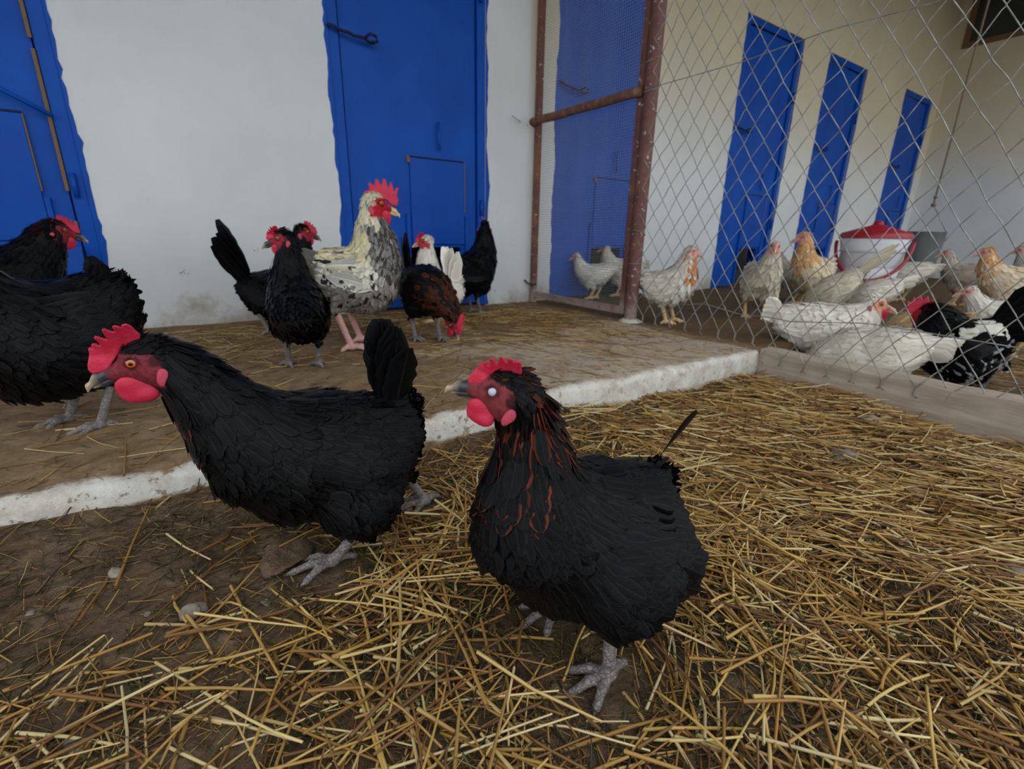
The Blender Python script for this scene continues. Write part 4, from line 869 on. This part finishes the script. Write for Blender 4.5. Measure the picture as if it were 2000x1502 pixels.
posed('buff grey hen feeding with its tail tipped up to the right', (1616, 630), 0, 190, .78, 'peck', seed=38, group=FL['far'], comb_s=.8, wattle_s=.7, comb_mat='comb', lean=-.38, tail=dict(pitch=.80, fan=.10, len=.20, n=6), **pal(lin(192, 180, 158)), **{k_: v_ for k_, v_ in far.items() if k_ != 'comb_mat'})
posed('white hen feeding below the white feeder', (1690, 628), 0, 184, .70, 'peck', seed=39, group=FL['far'], comb_s=1.0, wattle_s=.8, comb_mat='comb', lean=-.1, tail=dict(pitch=.45, fan=.2, len=.09), **pal(lin(212, 204, 188)), **{k_: v_ for k_, v_ in far.items() if k_ != 'comb_mat'})
posed('white hen stooping right of the white feeder', (1752, 588), 0, 178, .9, 'peck', seed=40, group=FL['far'], comb_s=1.0, wattle_s=.9, comb_mat='comb', tail=dict(pitch=.2, fan=.2, len=.09), **pal(lin(214, 206, 190)), **{k_: v_ for k_, v_ in far.items() if k_ != 'comb_mat'})
gz2 = -.085
big = dict(res=.0075, nf=1500, leg_r=.0085, leg='leg_yellow', beak='beak_pale', face=lin(220, 150, 120))
traced('large white hen with red wattles facing right behind the fence', (1622, 716), gz2, 2, [(1528, 615, 16), (1550, 626, 32), (1592, 640, 46), (1645, 644, 47), (1676, 628, 34), (1692, 614, 22), (1702, 603, 14)], (1720, 593), .12, hs=1.05, colour=col_solid(lin(224, 216, 202)), seed=41, group=FL['far'], tail_col=lin(226, 218, 204), wing_col=lin(222, 214, 200), comb_s=.0, wattle_s=1.15,
       tail=dict(rootpx=(1534, 618), len=.10, pitch=.75, n=9, w=.024, fan=.75), **big)
traced('white hen feeding close behind the timber beam, tail to the right', (1722, 758), gz2, 176, [(1795, 676, 22), (1765, 684, 38), (1715, 694, 52), (1660, 696, 50), (1620, 706, 40), (1592, 722, 28), (1578, 738, 22)], (1566, 750), .7, hs=.95, colour=col_solid(lin(222, 212, 196)), seed=42, group=FL['far'], tail_col=lin(226, 218, 204), wing_col=lin(220, 208, 192), comb_s=.8, wattle_s=.7,
       tail=dict(rootpx=(1792, 678), len=.10, pitch=.30, n=9, w=.022, fan=.45), **big)
def col_pied(P, s, rng):
    b, e = col_black(P, s, rng); n = len(P); q = (s > .08) & (s < .50) & (P[:, 2] > .19); b[q] = jit(lin(226, 220, 206), int(q.sum()), rng, .05); e[q] = b[q]*.97
    lo = (P[:, 2] < .17) & (rng.uniform(0, 1, n) < .28); b[lo] = jit(lin(150, 150, 156), int(lo.sum()), rng, .2); return b, e
traced('black and white rooster with black arched tail at the right edge', (1884, 772), gz2, 172, [(1936, 648, 26), (1912, 672, 44), (1878, 690, 54), (1852, 678, 50), (1840, 650, 42), (1828, 630, 32), (1818, 620, 24)], (1806, 612), .15, hs=1.1, k=1.2, kind='rooster', comb='cock', comb_s=.8, wattle_s=.9, colour=col_pied, seed=43, group=FL['far'], tail_col=BLACK, wing_col=lin(30, 28, 30),
       tail=dict(rootpx=(1935, 655), len=.27, pitch=1.30, n=14, w=.036, fan=.75, curve=.9), res=.0075, nf=1700, leg_r=.009, leg='leg_grey', beak='beak_yellow', face=lin(176, 24, 42))
posed('tan hen pecking between the white hens and the pied rooster', (1775, 700), gz2, 186, .72, 'peck', seed=44, group=FL['far'], comb_s=.4, wattle_s=.3, tail=dict(pitch=.2), **pal(lin(200, 170, 128)), **far)
posed('grey brown pullet under the hanging rope seen from behind', (1872, 598), 0, 150, .9, seed=45, group=FL['far'], comb_s=.3, wattle_s=0, lean=-.1, hyaw=.4, tail=dict(pitch=.3, len=.08), **pal(lin(182, 168, 150)), **far)
posed('tan pullet with brown head looking left near the right edge', (1952, 622), 0, 186, .92, seed=46, group=FL['far'], comb_s=.35, wattle_s=0, tail=dict(pitch=.3), colour=col_ginger, tail_col=PALE, wing_col=lin(204, 190, 164), **far)
posed('white hen with pink face crouching left at the right edge', (1962, 700), gz2, 188, .85, 'up', seed=47, group=FL['far'], comb_s=.5, wattle_s=.3, lean=-.35, tail=dict(pitch=.2), **pal(lin(220, 212, 198)), **far)
posed('pale grey pullet cut off by the right edge', (2018, 600), 0, 180, .95, seed=48, group=FL['far'], comb_s=.4, wattle_s=.2, tail=dict(pitch=.3), **pal(lin(186, 180, 170)), **far)
# ------------------------------------------------------------------ straw, chaff, pebbles
def make_straw():
    m = mat('straw', (.4, .28, .1), .5, .35); a = N(m, 'ShaderNodeAttribute', attribute_name='Col'); v = coords(m, 'Generated'); n = noise(m, coords(m), 55, 4)
    c = mix(m, math_n(m, 'MULTIPLY', step(m, n, .5, .8), .45), a.outputs['Color'], mix(m, .6, a.outputs['Color'], (.10, .06, .03))); base(m, c); return m
def make_stalk():
    m = mat('straw_stalk', (.4, .28, .1), .45, .35); oi = N(m, 'ShaderNodeObjectInfo'); s = xyz(m, coords(m)); n = noise(m, coords(m, 'Object', (6, 120, 120)), 1.0, 4)
    c = ramp(m, oi.outputs['Random'], [(0, lin(150, 112, 46)), (.3, lin(186, 148, 72)), (.6, lin(198, 164, 90)), (.85, lin(214, 192, 130)), (1, lin(168, 140, 60))])
    c = mix(m, math_n(m, 'MULTIPLY', step(m, n, .45, .75), .4), c, lin(128, 88, 38)); base(m, c); bump(m, n, .3, .0006); return m
M['straw'] = make_straw(); M['stalk'] = make_stalk()
STRAW = np.array([lin(142, 102, 50), lin(172, 132, 68), lin(188, 150, 84), lin(198, 168, 106), lin(152, 112, 54), lin(130, 90, 48), lin(108, 74, 42), lin(206, 184, 132)])
CHAFF = np.array([lin(110, 84, 46), lin(150, 118, 60), lin(90, 70, 44), lin(74, 78, 36), lin(62, 58, 34), lin(170, 140, 80), lin(56, 46, 34)])
rs = np.random.RandomState(42)
FEET = [gpt(1187, 1335)[:2], gpt(1175, 1365)[:2], gpt(1085, 1200)[:2], gpt(1050, 1205)[:2], gpt(652, 1112)[:2], gpt(615, 1125)[:2], gpt(832, 992)[:2]]
dirt = [(gpt(60, 1130)[:2], .17, .95), (gpt(250, 1080)[:2], .20, .85), (gpt(420, 1060)[:2], .16, .6), (gpt(900, 1200)[:2], .06, .7), (gpt(1000, 1280)[:2], .05, .5), (gpt(1650, 910)[:2], .08, .6), (gpt(1250, 1300)[:2], .05, .5), (gpt(1620, 1250)[:2], .06, .45), (gpt(100, 1250)[:2], .10, .7), (gpt(580, 1120)[:2], .07, .8), (gpt(1150, 870)[:2], .10, .5)]
def dens(x, y):
    d = np.ones_like(x)
    for c, r, a in dirt: d = d*(1-a*np.exp(-(((x-c[0])**2+(y-c[1])**2)/r**2)))
    d = d*(.55+.45*np.clip((x+.1)/.5, 0, 1)); near = np.clip((EDGE_Y-.04-y)/.1, .12, 1); d = d*np.where(x < .6, near, np.maximum(near, .5))
    pn = .5+.5*np.sin(9*x+4*y+1)*np.sin(7*y-5*x+2); return d*(.55+.6*pn)
def tubes(name, C, th, tilt, Ln, R, bend, Z, cols, ns=5, nseg=3, squash=1.0):
    n = len(C); t = np.linspace(-.5, .5, nseg); d = np.stack([np.cos(th)*np.cos(tilt), np.sin(th)*np.cos(tilt), np.sin(tilt)], 1); s = np.stack([-np.sin(th), np.cos(th), np.zeros(n)], 1); u = np.cross(d, s)
    P = np.concatenate([C, Z[:, None]], 1)[:, None, :]+d[:, None, :]*(Ln[:, None]*t)[..., None]+s[:, None, :]*((bend[:, None]*Ln[:, None])*(t**2*4-.5))[..., None]
    a = np.arange(ns)*2*math.pi/ns; rad = R[:, None]*np.interp(t, [-.5, .5], [1.1, .75])[None]
    V = P[:, :, None, :]+(s[:, None, None, :]*np.cos(a)[None, None, :, None]+u[:, None, None, :]*(np.sin(a)*squash)[None, None, :, None])*rad[:, :, None, None]
    k = nseg*ns; q = np.array([(i*ns+j, (i+1)*ns+j, (i+1)*ns+(j+1) % ns, i*ns+(j+1) % ns) for i in range(nseg-1) for j in range(ns)])
    me = np_mesh(name, V.reshape(-1, 3), (q[None]+(np.arange(n)*k)[:, None, None]).reshape(-1, 4)); vcol(me, 'Col', np.repeat(cols, k, 0)); return me
def scatter(n, region, df, seed):
    r = np.random.RandomState(seed); out = []
    while sum(map(len, out)) < n:
        P = np.stack([r.uniform(region[0], region[1], 6*n), r.uniform(region[2], region[3], 6*n)], 1); out.append(P[r.uniform(0, 1, 6*n) < df(P[:, 0], P[:, 1])])
    return np.concatenate(out)[:n]
def heading(C, r, n):
    base_a = np.where(C[:, 0] > .75, -.95, .3)    # raked lie of the straw on the right
    return base_a+np.where(C[:, 0] > .7, r.normal(0, .55, n), r.uniform(-1.57, 1.57, n))+np.where(r.uniform(0, 1, n) < .2, r.uniform(-1.5, 1.5, n), 0)
def straw_batch(name, n, region, df, zf, Lr, Rr_, pal, seed, zmax, label, ns=5, sq=1.0, tl=.10):
    r = np.random.RandomState(seed); C = scatter(n, region, df, seed+1); th = heading(C, r, n); Ln = r.uniform(*Lr, n)*r.uniform(.6, 1, n); R = r.uniform(*Rr_, n); tilt = r.normal(0, tl, n)*np.clip(.10/Ln, .4, 1.3)
    Z = zf(C[:, 0], C[:, 1])+R+r.uniform(0, 1, n)**1.6*zmax*df(C[:, 0], C[:, 1])+np.abs(np.sin(tilt))*Ln*.28; cols = pal[r.randint(0, len(pal), n)]*r.uniform(.75, 1.12, (n, 1))
    d2 = np.stack([np.cos(th), np.sin(th)], 1); keep = np.ones(n, bool)
    for fk in FEET:
        w = fk-C; tt = np.clip((w*d2).sum(1), -Ln/2, Ln/2); keep &= np.hypot(*(w-d2*tt[:, None]).T) > np.where(Ln > .05, .036, .02)
    C, th, tilt, Ln, R, Z, cols = [q[keep] for q in (C, th, tilt, Ln, R, Z, cols)]; n = len(C)
    me = tubes(name, C, th, tilt, Ln, R, r.normal(0, .03, n), Z, cols, ns, 3, sq); return tag(put(name, me, M['straw'], smooth=True), label, 'straw', kind='stuff')
FG = (-.55, 1.64, -.22, .86)
straw_batch('straw_litter', 9400, FG, dens, ground_z, (.05, .20), (.0009, .0021), STRAW, 100, .022, 'loose golden straw litter covering the yard floor')
straw_batch('straw_chaff', 42000, FG, lambda x, y: np.clip(dens(x, y)*.8+.4, 0, 1), ground_z, (.008, .05), (.0005, .0013), CHAFF, 200, .010, 'fine broken chaff and grass bits on the soil', 3, .6, .2)
pl_d = lambda x, y: np.clip(.10+.9*np.exp(-((y-2.0+.12*x)/.33)**2)*np.clip((x+.2)/.8, .25, 1)+.45*np.exp(-((x-1.3)**2+(y-1.6)**2)/.18), 0, 1)*(.35+.65*(np.sin(6*x+5*y)*np.sin(4*x-7*y) > -.2))
straw_batch('trodden_straw', 2300, (-.7, 1.62, .90, 2.33), pl_d, plat_z, (.05, .20), (.0008, .0016), STRAW*1.0, 300, .006, 'flattened straw strewn over the concrete slab', 5, .7, .02)
straw_batch('slab_chaff', 5200, (-.7, 1.64, .88, 2.34), lambda x, y: np.clip(pl_d(x, y)*.7+.3, 0, 1), plat_z, (.008, .04), (.0005, .001), CHAFF, 400, .003, 'dusty chaff scattered over the concrete slab', 3, .6, .05)
straw_batch('pen_straw', 2600, (1.75, 4.2, -.5, .86), lambda x, y: .8+0*x, ground_z, (.05, .20), (.001, .002), STRAW*.8, 500, .03, 'straw bedding on the ground behind the timber beam', 4, 1, .12)
# the three hundred stalks that show largest, each a thing of its own
def stalk_mesh(i):
    r = np.random.RandomState(900+i); n = 7; t = np.linspace(-.5, .5, n); kink = r.uniform(-.25, .25); bd = r.normal(0, .05)
    P = np.stack([t, bd*(t*t*4-.5)+np.where(t > kink, (t-kink)*r.normal(0, .10), 0), .015*np.sin(t*5+r.uniform(0, 6))], 1); mb = MB(); ns = 7; rad = np.interp(t, [-.5, .5], [.0115, .009]); V = []
    node = np.argmin(abs(t-r.uniform(-.3, .3))); rad[node] *= 1.25
    for p, q in zip(P, rad):
        for j in range(ns): V.append((p[0], p[1]+q*math.cos(2*math.pi*j/ns), p[2]+q*.85*math.sin(2*math.pi*j/ns)))
    F = [(a*ns+j, a*ns+(j+1) % ns, (a+1)*ns+(j+1) % ns, (a+1)*ns+j) for a in range(n-1) for j in range(ns)]+[tuple(reversed(range(ns))), tuple((n-1)*ns+j for j in range(ns))]
    me = mesh('straw_stalk', V, F); me.shade_smooth(); me.materials.append(M['stalk']); return me
SM = [stalk_mesh(i) for i in range(10)]
C = scatter(300, (-.32, 1.2, -.06, .62), lambda x, y: dens(x, y)*np.clip(1.15-.9*np.hypot(x-.25, y-.05), .05, 1), 77); th = heading(C, rs, 300)
for i in range(300):
    Ln = rs.uniform(.08, .21); kk = rs.uniform(.10, .17); tl = rs.normal(0, .05)
    for _ in range(12):
        dd = np.array([math.cos(th[i]), math.sin(th[i])])
        if min(np.hypot(*((fk-C[i])-dd*np.clip((fk-C[i])@dd, -Ln/2, Ln/2))) for fk in FEET) > .04: break
        C[i] += rs.normal(0, .05, 2); th[i] += rs.normal(0, .4)
    o = bpy.data.objects.new('straw_stalk', SM[i % 10]); COL.objects.link(o); o.scale = (Ln, kk, kk)
    up = rs.uniform(0, 1)**1.4*.020*min(1, dens(C[i:i+1, 0], C[i:i+1, 1])[0]*1.4)
    o.location = (C[i, 0], C[i, 1], float(ground_z(C[i, 0], C[i, 1]))+.0015+up+abs(math.sin(tl))*Ln*.25); o.rotation_euler = (rs.uniform(0, 6), tl, th[i])
    tag(o, 'long golden straw stalk lying loose on the foreground litter', 'straw', 'loose straw stalks in the foreground')
# pebbles and the clod
def make_stone(name, a, b):
    m = mat(name, a, .9, .2); n = noise(m, coords(m), 60, 5); base(m, ramp(m, n, [(.3, a), (.7, b)])); bump(m, n, .5, .003); return m
M['stone'] = make_stone('grey_stone', lin(100, 90, 80), lin(146, 134, 120)); M['clod'] = make_stone('dry_clod', lin(104, 84, 64), lin(146, 122, 96)); M['pale'] = make_stone('pale_stone', lin(124, 114, 100), lin(168, 158, 144))
def stone(px, py, wpx, label, m='stone', flat=.6, sink=.3, group=None, seed=0, name='pebble', rough=0.05):
    P = gpt(px, py); r = .5*wpx*depth(P)/FPX; q = np.random.RandomState(seed+int(px)); ph = q.uniform(0, 6, (5, 3)); am = q.uniform(.04, .12, 5); fq = q.uniform(1.5, 5, (5, 3)); V = []; n1, n2 = (9, 14) if not rough else (22, 34)
    for i in range(n1+1):
        a = math.pi*i/n1
        for j in range(n2):
            bq = 2*math.pi*j/n2; v = np.array([math.sin(a)*math.cos(bq), math.sin(a)*math.sin(bq), math.cos(a)]); k = 1+sum(am[t]*math.sin((fq[t]*v).sum()+ph[t, 0]) for t in range(5))+rough*(math.sin(11*v[0]+3*v[1])*math.sin(9*v[1]-7*v[2])+.6*math.sin(23*v[0]-17*v[1]+5*v[2])*math.sin(19*v[2]+13*v[1])); V.append(v*k*np.array([r, r*q.uniform(.72, .74), r*flat]))
    F = [(i*n2+j, (i+1)*n2+j, (i+1)*n2+(j+1) % n2, i*n2+(j+1) % n2) for i in range(n1) for j in range(n2)]
    o = put(name, mesh(name, V, F), M[m], smooth=True); o.location = (P[0], P[1], P[2]+r*flat*(1-2*sink)); o.rotation_euler = (0, 0, q.uniform(0, 6)); return tag(o, label, 'stone', group)
stone(560, 1085, 120, 'dusty brown clod of earth behind the left hen\'s near foot', 'soil', .26, .40, name='earth_clod', rough=.07)
stone(775, 998, 62, 'pale flat stone beside the left hen\'s far foot', 'pale', .45, .3)
stone(768, 1062, 34, 'small pale pebble right of the left hen\'s near leg', 'pale')
stone(378, 1205, 40, 'rounded grey brown pebble lying left of the straw pile', 'stone', .8, .15)
stone(226, 1122, 30, 'whitish pebble on the bare soil at the left', 'pale')
stone(1983, 1125, 62, 'white pebble in the straw at the right edge', 'pale', .5)
stone(1650, 895, 50, 'dark grey stone lying in the straw before the beam', 'stone', .5)
stone(1700, 825, 42, 'pale stone in the straw close to the timber beam', 'pale', .4)
stone(150, 1462, 46, 'flat grey stone in the lower left corner', 'stone', .4)
pr = np.random.RandomState(5)
for i, (a, b) in enumerate([(1010, 1255), (900, 1195), (860, 1240), (1425, 1300), (1545, 1285), (1890, 1310), (1810, 1262), (1500, 1480), (1690, 1470), (1905, 1435), (330, 1010), (520, 1180), (1070, 1150), (1660, 1010), (1370, 990), (1290, 870), (60, 1200), (290, 1200), (1500, 880), (1440, 1235), (1400, 1210), (700, 1180), (1850, 1180), (1760, 1400)]):
    stone(a, b, pr.uniform(11, 20), 'tiny grey pebble half hidden among the straw', 'stone' if i % 3 else 'pale', .7, .25, 'tiny pebbles scattered among the straw', i)
